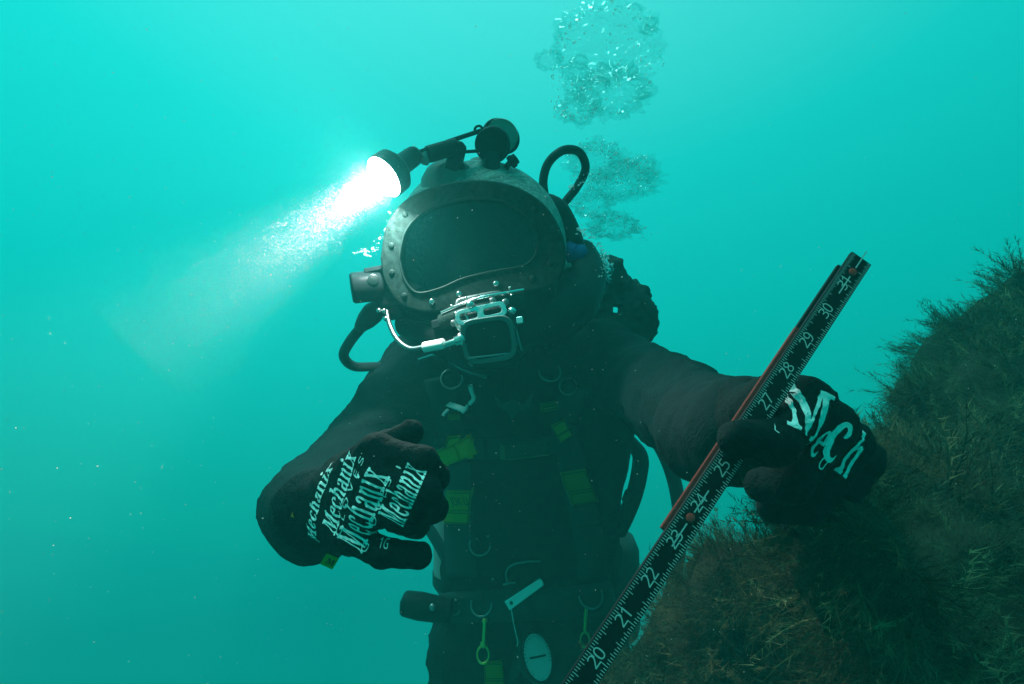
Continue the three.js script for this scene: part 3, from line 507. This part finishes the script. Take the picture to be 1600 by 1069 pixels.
// ---------------------------------------------------------------- lamp, camera and their rail on the crown
const LP = C(604, 274, 0.79), LT = C(336, 464, 0.65), LD = LT.clone().sub(LP).normalize();
{
  const lamp = thing('dive_lamp', 'shining dive lamp on a rail at the helmet crown', 'lamp', LP);
  const back = LP.clone().addScaledVector(LD, -0.075);
  part(lamp, 'housing', turned(back, LP, [[0.0001, 0.012], [0.012, 0.013], [0.014, 0.018], [0.015, 0.044], [0.027, 0.056], [0.031, 0.060], [0.0318, 0.080], [0.0302, 0.081], [0.029, 0.076], [0.028, 0.070], [0.0001, 0.066]], 40), M.plastic, 'black lamp housing');
  part(lamp, 'lens', turned(LP.clone().addScaledVector(LD, -0.004), LT, [[0.0285, 0], [0.028, 0.007], [0.0255, 0.015], [0.020, 0.022], [0.011, 0.0272], [0.0001, 0.029]], 32), new THREE.MeshStandardMaterial({ color: lin(0.9, 0.9, 0.9), roughness: 0.3, emissive: lin(1, 0.9, 0.87), emissiveIntensity: 16 }), 'glowing white lens');
  part(lamp, 'bracket', [rod(C(632, 258, 0.80), C(655, 240, 0.83), 0.006), at(new RoundedBoxGeometry(0.02, 0.02, 0.02, 2, 0.003), frame(C(640, 248, 0.82), cdir(0, 0, 1), cdir(0.3, 1, 0)))], M.plastic);
  const spot = new THREE.SpotLight(lin(1, 0.66, 0.6), 18, 0, THREE.MathUtils.degToRad(19), 0.9, 2);
  spot.position.copy(LP).addScaledVector(LD, 0.004); spot.target.position.copy(LT); spot.shadow.radius = 1; spot.castShadow = true; spot.name = 'lamp_beam'; scene.add(spot, spot.target);
  const glow = new THREE.PointLight(lin(0.85, 1.0, 0.97), 0.9); glow.position.copy(LP).addScaledVector(LD, 0.008); glow.shadow.radius = 0.6; glow.castShadow = true; glow.name = 'lamp_glow'; scene.add(glow);
}
{
  const rail = thing('mounting_rail', 'thin dark rail joining lamp and helmet camera above the crown', 'rail', C(700, 225, 0.85));
  part(rail, 'upper_rod', [rod(C(640, 242, 0.815), C(700, 221, 0.845), 0.0024), rod(C(698, 222, 0.845), C(752, 204, 0.87), 0.0034)], M.plastic);
  part(rail, 'lower_rod', rod(C(716, 238, 0.855), C(760, 235, 0.875), 0.0026), M.plastic);
  part(rail, 'battery_tube', turned(C(667, 242, 0.835), C(722, 226, 0.85), [[0.0001, 0], [0.0115, 0.0005], [0.0125, 0.003], [0.0125, 0.044], [0.011, 0.048], [0.0001, 0.049]], 24), M.plastic, 'black tube under the rail');
  part(rail, 'clamp', [at(new RoundedBoxGeometry(0.022, 0.046, 0.024, 3, 0.006), frame(C(712, 246, 0.855), cdir(-0.2, 0, 1), cdir(0.25, 1, 0))), ball(C(716, 262, 0.86), 0.011)], M.plastic);
  part(rail, 'end_cap', turned(C(667, 246, 0.83), C(655, 252, 0.83), [[0.0001, -0.002], [0.009, 0], [0.0105, 0.005], [0.006, 0.011], [0.0001, 0.012]], 20), M.shell);
  part(rail, 'hook', new THREE.TorusGeometry(0.006, 0.002, 8, 20, 4.2).applyMatrix4(frame(C(748, 203, 0.865), cdir(0, 0, 1), cdir(0, 1, 0))), M.plastic);
  const cam = thing('helmet_camera', 'round black camera on a post over the helmet crown', 'camera', C(770, 226, 0.875));
  const f0 = C(771, 225, 0.9), f1 = C(769, 227, 0.85);
  part(cam, 'housing', turned(f0, f1, [[0.0001, -0.012], [0.022, -0.01], [0.0265, -0.004], [0.0275, 0.034], [0.0255, 0.0385], [0.0225, 0.0395], [0.0215, 0.0375], [0.0001, 0.0375]], 40), M.rubber, 'black cylindrical housing');
  part(cam, 'front_glass', turned(f0, f1, [[0.0001, 0.0380], [0.021, 0.0380]], 32), std(lin(0.012, 0.014, 0.015), 0.12));
  part(cam, 'guard_ring', new THREE.TorusGeometry(0.029, 0.0026, 10, 48).applyMatrix4(frame(C(783, 213, 0.91), cdir(0.35, 0.2, 1), cdir(0, 1, 0))), M.plastic, 'dark ring behind the camera');
  part(cam, 'guard_disc', turned(C(783, 213, 0.915), C(776, 222, 0.87), [[0.0001, 0], [0.0275, 0], [0.0275, 0.004]], 36), std(lin(0.5, 0.55, 0.5), 0.4), 'pale disc behind the camera');
  part(cam, 'thumb_screw', [rod(C(790, 262, 0.87), C(803, 247, 0.87), 0.0045), turned(C(797, 255, 0.87), C(808, 246, 0.87), [[0.0001, 0], [0.010, 0.0005], [0.0105, 0.006], [0.0085, 0.008], [0.0085, 0.012], [0.0001, 0.0125]], 10)], M.plastic, 'black thumb screw');
}
// ---------------------------------------------------------------- hoses
const hose = (name, label, pts, r, mat, ribs) => { const o = thing(name, label, 'hose', C(...pts[0])); part(o, 'tube', Array.isArray(r) ? taper(pts.map((q) => C(...q)), r, 70, 18, ribs || 0) : tube(pts.map((q) => C(...q)), r, 70, 16), mat); return o; };
{
  const h = hose('breathing_hose', 'black hose looping from the side valve down to the shoulder', [[592, 478, 0.89], [570, 505, 0.9], [546, 535, 0.93], [537, 556, 0.96], [552, 572, 1.0], [590, 573, 1.05], [625, 575, 1.09]], 0.0085, M.hose);
  part(h, 'strain_relief', taper([[594, 477, 0.888], [580, 492, 0.895], [562, 512, 0.905]].map((q) => C(...q)), [0.012, 0.017, 0.015, 0.0095], 24, 16, 0.1), M.hose, 'thick tapered sleeve at the valve');
  const loopH = hose('communication_cable', 'thin dark cable loop standing up behind the helmet in bubbles', [[862, 345, 1.03], [852, 310, 1.0], [849, 280, 1.0], [858, 253, 1.0], [880, 235, 1.0], [905, 238, 1.02], [915, 262, 1.04], [903, 290, 1.05], [882, 318, 1.05], [870, 345, 1.05]], 0.0078, M.hose);
  part(loopH, 'gland', taper([[854, 330, 1.0], [850, 305, 1.0]].map((q) => C(...q)), [0.011, 0.011, 0.009], 10, 14, 0.08), M.rubber);
  const thick = hose('supply_hose', 'thick black hose arching from helmet side to the shoulder', [[830, 318, 1.02], [850, 315, 0.99], [872, 325, 0.98], [888, 352, 0.99], [899, 385, 1.0], [908, 430, 1.03], [920, 480, 1.08]], [0.012, 0.0155, 0.016, 0.017, 0.018, 0.02, 0.022], M.hose, 0.02);
  part(thick, 'blue_sleeve', taper([[885, 388, 0.985], [897, 398, 0.982], [912, 392, 0.985]].map((q) => C(...q)), [0.014, 0.02, 0.018, 0.012], 16, 16), M.blue, 'faded blue sleeve');
  const um = hose('umbilical_hose', 'grey hose curving behind the hip beside the outstretched arm', [[930, 640, 1.36], [985, 655, 1.38], [1022, 684, 1.38], [1046, 728, 1.38], [1060, 785, 1.38], [1062, 850, 1.4], [1040, 950, 1.42], [980, 1060, 1.45], [950, 1200, 1.5]], 0.017, M.umbilical);
  part(um, 'sleeve', taper([[978, 652, 1.375], [1003, 668, 1.375], [1016, 679, 1.377]].map((q) => C(...q)), [0.022, 0.024, 0.023], 12, 16), M.rubber);
}
// ---------------------------------------------------------------- harness
{
  const hs = thing('diving_harness', 'black webbing harness with yellow patches and steel rings on the chest', 'harness', onBody(820, 760));
  part(hs, 'shoulder_strap', strap([[683, 590], [700, 650], [712, 720], [720, 800], [724, 900]], 44), M.webbing);
  part(hs, 'shoulder_strap', strap([[905, 600], [880, 660], [898, 740], [915, 820], [925, 900]], 44), M.webbing);
  part(hs, 'chest_strap', strap([[700, 700], [760, 700], [830, 698], [890, 690]], 30, 0.007), M.webbing);
  part(hs, 'waist_belt', strap([[694, 948], [760, 945], [830, 942], [900, 938], [955, 932]], 46, 0.007), M.webbing);
  const thread = std(lin(0.04, 0.05, 0.01), 0.9);
  const patch = (c, mat, label, text) => {
    const p = part(hs, 'patch', cloth(c, 0.010), mat, label);
    const L = (u, v, k) => (c[0][k] * (1 - u) + c[1][k] * u) * (1 - v) + (c[3][k] * (1 - u) + c[2][k] * u) * v;
    const line = (u0, v0, u1, v1, r = 0.0007) => { const a = [], n = 8; for (let i = 0; i <= n; i++) { const u = u0 + (u1 - u0) * i / n, v = v0 + (v1 - v0) * i / n, q = onBody(L(u, v, 0), L(u, v, 1), 0, bodyS); a.push(q.addScaledVector(bodyNormal(q), 0.0132)); } return tube(a, r, 16, 6); };
    part(p, 'stitching', [line(0.05, 0.04, 0.95, 0.04), line(0.05, 0.96, 0.95, 0.96), line(0.05, 0.04, 0.05, 0.96), line(0.95, 0.04, 0.95, 0.96), line(0.06, 0.58, 0.94, 0.57), line(0.06, 0.66, 0.94, 0.65)], thread);
    if (text) textRow(text, (x, y, z) => bodyS(x, y, z) - 0.0133, [L(0.1, 0.5, 0), L(0.1, 0.5, 1)], [L(0.92, 0.48, 0), L(0.92, 0.48, 1)], 0.014, fontSans, 0, cz, 0.6, 1.2).forEach((g) => part(p, 'letter', plain(g), thread));
  };
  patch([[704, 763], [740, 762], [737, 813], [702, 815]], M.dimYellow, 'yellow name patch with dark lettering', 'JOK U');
  patch([[875, 735], [913, 729], [931, 777], [893, 783]], std(lin(0.26, 0.19, 0.02), 0.85), 'dull green patch');
  patch([[859, 661], [880, 652], [896, 676], [876, 689]], std(lin(0.34, 0.26, 0.03), 0.85), 'small green tab');
  patch([[843, 632], [869, 627], [870, 635], [843, 640]], std(lin(0.16, 0.2, 0.04), 0.85), 'thin green tab');
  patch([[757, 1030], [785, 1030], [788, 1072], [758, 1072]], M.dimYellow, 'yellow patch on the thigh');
  part(hs, 'yellow_strap', strap([[660, 725], [690, 712], [718, 700], [742, 690]], 30, 0.011), M.yellow, 'bright yellow strap end');
  patch([[698, 676], [721, 675], [723, 705], [697, 707]], M.yellow, 'yellow folded tab');
  part(hs, 'keeper', cloth([[734, 684], [742, 683], [742, 711], [734, 712]], 0.012), M.yellow);
  part(hs, 'chest_plate', cloth([[785, 688], [857, 682], [857, 706], [785, 713]], 0.012), std(lin(0.035, 0.055, 0.04), 0.7), 'dark plate on the chest strap');
  part(hs, 'plate_edge', [strap([[785, 713], [857, 706]], 2, 0.0135), strap([[785, 689], [785, 713]], 8, 0.0135)].flat(), std(lin(0.1, 0.14, 0.08), 0.7));
  // bent steel buckle
  const bp = [[735, 603], [737, 612], [740, 622], [734, 631], [722, 635], [704, 638], [693, 648]].map(([x, y]) => onBody(x, y, 0.022));
  part(hs, 'buckle', [tube(bp.slice(0, 4), 0.004, 24, 8), at(new RoundedBoxGeometry(0.042, 0.011, 0.004, 3, 0.0015), frame(onBody(713, 636, 0.03), cdir(-0.25, 0.75, 0.75), cdir(0.27, 1, 0))), tube([onBody(730, 633, 0.024), onBody(727, 640, 0.024), onBody(722, 645, 0.022)], 0.003, 12, 8), tube([onBody(700, 640, 0.024), onBody(694, 646, 0.022), onBody(692, 650, 0.02)], 0.0026, 12, 8)], M.white, 'bright bent steel buckle');
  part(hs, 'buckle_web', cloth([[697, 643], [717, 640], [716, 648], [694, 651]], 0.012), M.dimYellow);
  const ringArc = (px, py, r, a0, a1, w = 0.002, mat = M.dullSteel) => { const m = frame(onBody(px, py, 0.009), bodyNormal(onBody(px, py)).add(cdir(rr(-0.3, 0.3), 0.9, 0.3)), cdir(0, 1, 0)); return part(hs, 'ring', at(new THREE.TorusGeometry(r, w, 8, 40, a1 - a0).rotateZ(a0), m), mat); };
  ringArc(706, 592, 0.019, 0, 6.28); ringArc(858, 580, 0.021, 0, 6.28); ringArc(750, 851, 0.021, 0, 6.28); ringArc(752, 945, 0.022, 0, 6.28); ringArc(923, 930, 0.026, 0, 6.28); ringArc(712, 950, 0.012, 0, 6.28, 0.003, M.dullSteel); ringArc(888, 604, 0.016, 0, 6.28, 0.0016);
  const rb = new THREE.CatmullRomCurve3([[793, 912], [791, 895], [798, 884], [822, 878], [845, 877]].map(([x, y]) => onBody(x, y, 0.014)));
  part(hs, 'belt_buckle', [new THREE.TubeGeometry(rb, 30, 0.0024, 8), tube([onBody(786, 914, 0.014), onBody(797, 911, 0.014), onBody(806, 911, 0.014)], 0.0024, 12, 8)], M.dullSteel, 'steel belt buckle frame');
  for (const [x, y] of [[745, 842], [763, 838], [770, 905], [706, 938], [712, 938], [775, 960]]) part(hs, 'rivet', ball(onBody(x, y, 0.007), 0.003, 10), M.dullSteel);
  part(hs, 'side_strap', [...[[[985, 690], [1000, 712], [998, 745], [985, 790], [965, 830]]].map((l) => taper(l.map(([x, y]) => C(x, y, 1.24)), [0.014, 0.018, 0.018, 0.018, 0.02], 30, 12)), at(new RoundedBoxGeometry(0.03, 0.03, 0.02, 2, 0.004), frame(C(1000, 728, 1.235), cdir(0, 0, 1), cdir(0.2, 1, 0))), at(new RoundedBoxGeometry(0.03, 0.028, 0.02, 2, 0.004), frame(C(985, 778, 1.235), cdir(0, 0, 1), cdir(0.4, 1, 0)))], M.webbing, 'black strap standing off the ribs');
  // chest emblem, faint
  const em = [[772, 612], [785, 626], [800, 620], [815, 628], [832, 608], [826, 630], [808, 640], [799, 652], [792, 640], [778, 630]];
  const es = new THREE.ShapeGeometry(new THREE.Shape(em.map(([x, y]) => new THREE.Vector2(x, y)))); { const p = es.attributes.position; for (let i = 0; i < p.count; i++) { const q = onBody(p.getX(i), p.getY(i), 0, bodyS); q.addScaledVector(bodyNormal(q), 0.008); p.setXYZ(i, q.x, q.y, q.z); } es.computeVertexNormals(); }
  part(hs, 'emblem', es, std(lin(0.03, 0.07, 0.07), 0.9), 'faint worn emblem');
  // lifting handle at the shoulder, seen against the water
  const bk = thing('backpack_frame', 'black backpack frame behind the shoulder of the outstretched arm', 'backpack', C(960, 470, 1.2));
  const bb = [B_([905, 405, 1.19], [950, 420, 1.19], 0.03, 0.024), B_([950, 420, 1.19], [996, 468, 1.19], 0.022, 0.02), B_([996, 468, 1.19], [1010, 500, 1.19], 0.024, 0.022), B_([900, 470, 1.2], [925, 480, 1.2], 0.05, 0.03), B_([910, 520, 1.2], [1000, 518, 1.2], 0.036, 0.024), B_([925, 450, 1.2], [975, 480, 1.2], 0.03, 0.026), B_([940, 500, 1.2], [990, 495, 1.2], 0.03, 0.026)];
  const hc = C(963, 484, 1.19), bf0 = field(bb, 0.03, (x, y, z) => 0.006 * n3(x * 22, y * 22, z * 22) + 0.004 * n3b(x * 50, y * 50, z * 50));
  const bf = (x, y, z) => { const p = V(x - hc.x, y - hc.y, z - hc.z); return Math.max(bf0(x, y, z), -Math.max(Math.abs(p.dot(cx)) - 0.0105, Math.abs(p.dot(cy)) - 0.0075)); };
  const [bl, bh] = box3(bb, 0.02); part(bk, 'side_plate', nets(bf, bl, bh, 0.0045), M.webbing);
  part(bk, 'padding', taper([[985, 448, 1.18], [1006, 474, 1.175], [1016, 492, 1.175], [1010, 508, 1.18]].map((q) => C(...q)), [0.012, 0.016, 0.018, 0.014], 26, 12, 0.12), M.webbing, 'thick rounded padding');
}
// ---------------------------------------------------------------- things hanging from the harness
{
  const tk = thing('gas_cylinder', 'grey gas cylinder carried on the back behind the waist', 'cylinder', C(690, 918, 1.52));
  const cyl = (x0, y0, x1, y1, d, r) => turned(C(x1, y1, d), C(x0, y0, d), [[0.0001, 0], [r * 0.7, 0.004], [r * 0.95, 0.02], [r, 0.045], [r, 0.52], [r * 0.8, 0.57], [r * 0.3, 0.6], [0.0001, 0.6]], 36);
  part(tk, 'tank', cyl(722, 620, 722, 918, 1.5, 0.075), M.tank);
  part(tk, 'boot', turned(C(722, 921, 1.5), C(722, 620, 1.5), [[0.0001, -0.002], [0.066, 0.001], [0.0775, 0.02], [0.0775, 0.05]], 36), M.rubber);
  const tk2 = thing('gas_cylinder', 'dark gas cylinder behind the hip beside the rule', 'cylinder', C(955, 920, 1.5));
  part(tk2, 'tank', turned(C(955, 1000, 1.5), C(950, 700, 1.5), [[0.0001, 0], [0.05, 0.004], [0.07, 0.02], [0.076, 0.045], [0.076, 0.24], [0.062, 0.275], [0.025, 0.30], [0.0001, 0.31]], 36), std(lin(0.05, 0.06, 0.06), 0.6));
  const knife = thing('dive_knife', 'black sheathed knife sticking out sideways from the belt', 'knife', C(655, 948, 1.2));
  part(knife, 'handle', taper([[634, 943, 1.2], [655, 947, 1.2], [700, 955, 1.2]].map((q) => C(...q)), [0.026, 0.0285, 0.027, 0.026], 24, 20), M.rubber, 'rounded black handle');
  part(knife, 'button', turned(C(676, 949, 1.172), C(676, 949, 1.1), [[0.0001, 0.004], [0.006, 0.003], [0.007, 0]], 20), M.dullSteel);
  const strapH = thing('dangling_hose', 'short grey hose hanging between glove and cylinder', 'hose', C(660, 800, 1.4));
  part(strapH, 'tube', tube([[640, 770, 1.42], [662, 812, 1.42], [685, 850, 1.42], [710, 900, 1.42]].map((q) => C(...q)), 0.014, 30, 14), M.umbilical);
  // brass snap hook
  const sp = (x, y, l = 0.025) => onBody(x, y, l);
  const snap = thing('snap_hook', 'brass snap hook hanging from a ring on the belt', 'hook', sp(756, 965));
  part(snap, 'shank', turned(sp(756, 1007), sp(758, 964), [[0.0001, 0], [0.0075, 0], [0.0075, 0.004], [0.0042, 0.007], [0.0042, 0.05], [0.006, 0.055], [0.0052, 0.06], [0.0001, 0.062]], 16), M.brass);
  part(snap, 'eye', new THREE.TorusGeometry(0.0145, 0.0027, 10, 36).scale(0.85, 1.15, 1).applyMatrix4(frame(sp(755, 1023), cdir(-0.1, 0.3, 1), cdir(0, 1, 0))), M.brass);
  part(snap, 'swivel', ball(sp(756, 1008), 0.0062, 14), M.brass);
  const snap2 = thing('snap_hook', 'worn brass snap hook on the belt ring beside the rule', 'hook', sp(916, 960));
  part(snap2, 'shank', rod(sp(916, 950), sp(914, 985), 0.004), M.brass);
  part(snap2, 'eye', new THREE.TorusGeometry(0.012, 0.0025, 8, 30).scale(0.8, 1.2, 1).applyMatrix4(frame(sp(914, 1000), cdir(0, 0.2, 1), cdir(0, 1, 0))), M.brass);
  // pale key tool with its cord
  const tool = thing('flat_key', 'pale flat key with a hole hanging on a thin white cord', 'tool', sp(820, 926, 0.05));
  const km = frame(sp(821, 927, 0.05), cdir(-0.15, 0.35, 1), cdir(-0.55, 0.83, 0)), ks = new THREE.Shape(); const kl = 0.042, kh = 0.0085;
  ks.moveTo(-kl, -kh); ks.lineTo(kl - 0.004, -kh * 0.75); ks.quadraticCurveTo(kl, 0, kl - 0.004, kh * 0.75); ks.lineTo(-kl, kh); ks.closePath(); const hole = new THREE.Path(); hole.absarc(-kl + 0.009, 0, 0.0045, 0, Math.PI * 2, true); ks.holes.push(hole);
  part(tool, 'blade', at(new THREE.ExtrudeGeometry(ks, { depth: 0.004, bevelEnabled: true, bevelThickness: 0.001, bevelSize: 0.001, bevelSegments: 2, curveSegments: 20 }), km), M.white);
  part(tool, 'cord', tube([sp(798, 946, 0.055), sp(801, 965, 0.05), sp(805, 985, 0.05), sp(809, 1002, 0.05), sp(808, 1010, 0.05)], 0.0011, 30, 6), M.white, 'thin white cord');
  // gauge
  const gg = thing('pressure_gauge', 'round pale pressure gauge seen at a slant beside the thigh', 'gauge', sp(838, 1028, 0.05));
  const gm = frame(sp(838, 1027, 0.10), cdir(0.72, 0.5, 0.5), cdir(0, 1, 0));
  part(gg, 'case', at(lathe([[0.0001, -0.02], [0.035, -0.018], [0.044, -0.01], [0.0465, 0.002], [0.045, 0.006], [0.0425, 0.006], [0.042, 0.002]], 40).rotateX(Math.PI / 2), gm), M.rubber);
  part(gg, 'dial', at(new THREE.CircleGeometry(0.0422, 40).translate(0, 0, 0.003), gm), std(lin(0.85, 0.86, 0.82), 0.6), 'pale round dial');
  part(gg, 'needle', at(new THREE.PlaneGeometry(0.05, 0.003).rotateZ(-0.3).translate(0, 0, 0.0045), gm), M.ruleFace);
  const ticks = []; for (let i = 0; i < 25; i++) { const a = -0.6 + i / 24 * 4.3; ticks.push(at(new THREE.PlaneGeometry(i % 4 ? 0.004 : 0.007, 0.0009).translate(0.037, 0, 0.004).rotateZ(a), gm)); }
  part(gg, 'dial_marks', ticks, M.ruleFace);
  part(gg, 'hose', taper([sp(822, 1015, 0.08), sp(808, 1040, 0.02), sp(800, 1075, 0.02)], [0.012, 0.012, 0.012], 20, 12), M.hose);
}

// ---------------------------------------------------------------- bubbles and drifting matter
const silver = new THREE.MeshPhysicalMaterial({ color: lin(0.95, 0.98, 0.98), transmission: 0.75, roughness: 0.6, thickness: 0, ior: 1.4, side: THREE.DoubleSide });
const film = new THREE.MeshPhysicalMaterial({ color: lin(0.97, 1, 1), transmission: 1, roughness: 0.05, thickness: 0, ior: 1.75, side: THREE.DoubleSide });
const blob = (sub) => { const g = mergeVertices(new THREE.IcosahedronGeometry(1, sub).deleteAttribute('uv').deleteAttribute('normal')), p = g.attributes.position, k = rr(0, 50); for (let i = 0; i < p.count; i++) { const v = V().fromBufferAttribute(p, i); v.multiplyScalar(1 + 0.3 * n3(v.x * 1.6 + k, v.y * 1.6, v.z * 1.6)); p.setXYZ(i, v.x, v.y, v.z); } g.computeVertexNormals(); return g; };
function bubbles(name, label, list, filmBlobs) {   // list: [pixel x, pixel y, depth, size]
  const o = new THREE.Group(); o.name = numbered(name); o.userData = { kind: 'stuff', label, category: 'bubbles' }; scene.add(o);
  const m = new THREE.Matrix4(), q = new THREE.Quaternion(), kinds = 3;
  for (let kd = 0; kd < kinds; kd++) {
    const mine = list.filter((_, i) => i % 5 === kd); if (!mine.length) continue;
    const im = new THREE.InstancedMesh(blob(2), silver, mine.length); im.name = 'bubble_droplets'; im.castShadow = im.receiveShadow = true;
    mine.forEach(([x, y, d, s], i) => { q.setFromEuler(new THREE.Euler(rr(-0.6, 0.6), rr(0, 6.28), rr(-0.6, 0.6))); m.compose(C(x, y, d), q, V(s * rr(0.6, 1.7), s * rr(0.25, 0.6), s * rr(0.6, 1.4))); im.setMatrixAt(i, m); });
    o.add(im);
  }
  const small = filmBlobs.flatMap(([x, y, d, sx, sy]) => Array.from({ length: 7 }, () => { const a = rr(0, 6.28), q = rr(0.5, 1.15), s = rr(0.05, 0.22) * sx; return [x + Math.cos(a) * q * sx * FPX / d, y + Math.sin(a) * q * sy * FPX / d, d + rr(-0.03, 0.03), s * rr(0.8, 1.6), s * rr(0.4, 0.8), s, 0.3]; }));
  for (const [x, y, d, sx, sy, sz, amp] of [...filmBlobs, ...small]) {
    const g = mergeVertices(new THREE.IcosahedronGeometry(1, sx > 0.028 ? 24 : 8).deleteAttribute('uv').deleteAttribute('normal')), p = g.attributes.position, k = rr(0, 40);
    for (let i = 0; i < p.count; i++) { const v = V().fromBufferAttribute(p, i), w = 1 + amp * (n3(v.x * 2 + k, v.y * 2, v.z * 2) + 0.5 * n3b(v.x * 5, v.y * 5 + k, v.z * 5) + 0.12 * n3(v.x * 12, v.y * 12, v.z * 12 + k)); p.setXYZ(i, v.x * w * sx, v.y * w * sy * (v.y < 0 ? 0.55 : 1), v.z * w * sz); }
    g.computeVertexNormals(); const c = C(x, y, d); g.translate(c.x, c.y, c.z);
    const me = new THREE.Mesh(g, film); me.name = 'air_pocket'; me.castShadow = me.receiveShadow = true; o.add(me);
  }
}
{
  const L = [];
  const along = (pts, n, spread, s0, s1, d = 1.05) => { for (let i = 0; i < n; i++) { const t = rnd() * (pts.length - 1), k = Math.floor(t), u = t - k, g = () => (rnd() + rnd() + rnd() - 1.5) * spread; L.push([pts[k][0] + (pts[k + 1][0] - pts[k][0]) * u + g(), pts[k][1] + (pts[k + 1][1] - pts[k][1]) * u + g() * 0.6, d + rr(-0.06, 0.06), s0 * Math.pow(s1 / s0, rnd() * rnd())]); } };
  along([[866, 130], [872, 80], [890, 40], [925, 15], [965, 12], [1005, 30]], 170, 14, 0.0007, 0.004);
  along([[870, 150], [876, 175], [905, 185], [935, 165]], 110, 12, 0.0008, 0.004);
  along([[930, 60], [990, 45], [1010, 90], [960, 130]], 120, 40, 0.0006, 0.003);
  along([[880, 120], [1000, 180]], 40, 40, 0.0006, 0.002);
  bubbles('bubble_plume', 'domed cloud of exhaled air bubbles rising high above the helmet', L.splice(0), [[948, 70, 1.05, 0.098, 0.084, 0.07, 0.14], [955, 145, 1.08, 0.07, 0.035, 0.05, 0.35], [905, 170, 1.05, 0.035, 0.02, 0.03, 0.4]]);
  along([[885, 245], [920, 225], [965, 245], [1015, 265]], 200, 18, 0.0008, 0.0045);
  along([[905, 300], [925, 265], [960, 280], [1000, 300]], 220, 26, 0.0008, 0.004);
  along([[890, 350], [930, 330], [985, 350], [1010, 375]], 130, 22, 0.0007, 0.003);
  along([[905, 470], [930, 440], [948, 405], [925, 375], [905, 360]], 260, 10, 0.0009, 0.005, 1.0);
  bubbles('bubble_plume', 'ragged cloud of bubbles streaming from the helmet exhaust', L.splice(0), [[930, 255, 1.06, 0.05, 0.026, 0.04, 0.35], [975, 285, 1.1, 0.06, 0.022, 0.04, 0.4], [925, 320, 1.07, 0.04, 0.018, 0.03, 0.4], [960, 355, 1.08, 0.045, 0.014, 0.03, 0.4], [1000, 265, 1.1, 0.03, 0.014, 0.03, 0.4], [938, 425, 1.0, 0.018, 0.034, 0.02, 0.4]]);
  along([[572, 398], [590, 385], [606, 360], [618, 330]], 120, 9, 0.0006, 0.0028, 0.9); along([[555, 395], [575, 390]], 40, 6, 0.0006, 0.002, 0.9);
  bubbles('bubble_plume', 'small stream of bubbles at the valve side of the window', L, []);
}
{ // specks drifting in the water, thicker where the lamp shines
  const N = 42000, im = new THREE.InstancedMesh(new THREE.IcosahedronGeometry(1, 0), new THREE.MeshPhysicalMaterial({ color: lin(0.85, 0.72, 0.68), roughness: 1, transmission: 0.5, thickness: 0, specularIntensity: 0.2 }), N), m = new THREE.Matrix4(), q = new THREE.Quaternion();
  const side = LD.clone().cross(V(0, 1, 0)).normalize(), sd2 = LD.clone().cross(side), gs = () => (rnd() + rnd() + rnd() + rnd() - 2) * 0.87;
  for (let i = 0; i < N; i++) {
    let p, s;
    if (i < 34000) { const t = Math.min(0.5, -Math.log(1 - rnd() * 0.95) * 0.12), r = 0.030 + t * 0.13; p = LP.clone().addScaledVector(LD, 0.02 + t).addScaledVector(side, gs() * r * 0.8).addScaledVector(sd2, gs() * r * 0.8); s = rr(0.00006, 0.00016); if (rnd() < 0.012) s *= 2.6; }
    else if (i < 40200) { const r = 0.026 + 0.1 * rnd() * rnd(), d = V(gs(), gs(), gs()).normalize(); p = LP.clone().addScaledVector(LD, 0.03).addScaledVector(d, r); s = rr(0.00005, 0.00012); }
    else { p = C(rr(0, 1600), rr(0, 1069), rr(0.35, 1.5)); s = rr(0.0002, 0.0005); if (rockF(p.x, p.y, p.z) < 0.02 || bodyF(p.x, p.y, p.z) < 0.02) s = 0.0001; }
    q.setFromEuler(new THREE.Euler(rr(0, 6), rr(0, 6), rr(0, 6))); m.compose(p, q, V(s, s * rr(0.5, 1), s * rr(0.5, 1.4))); im.setMatrixAt(i, m);
  }
  im.name = 'drifting_specks'; im.castShadow = im.receiveShadow = true; im.userData = { kind: 'stuff', label: 'tiny pale specks drifting in the water and the lamp beam', category: 'specks' }; scene.add(im);
}
renderer.render(scene, camera);
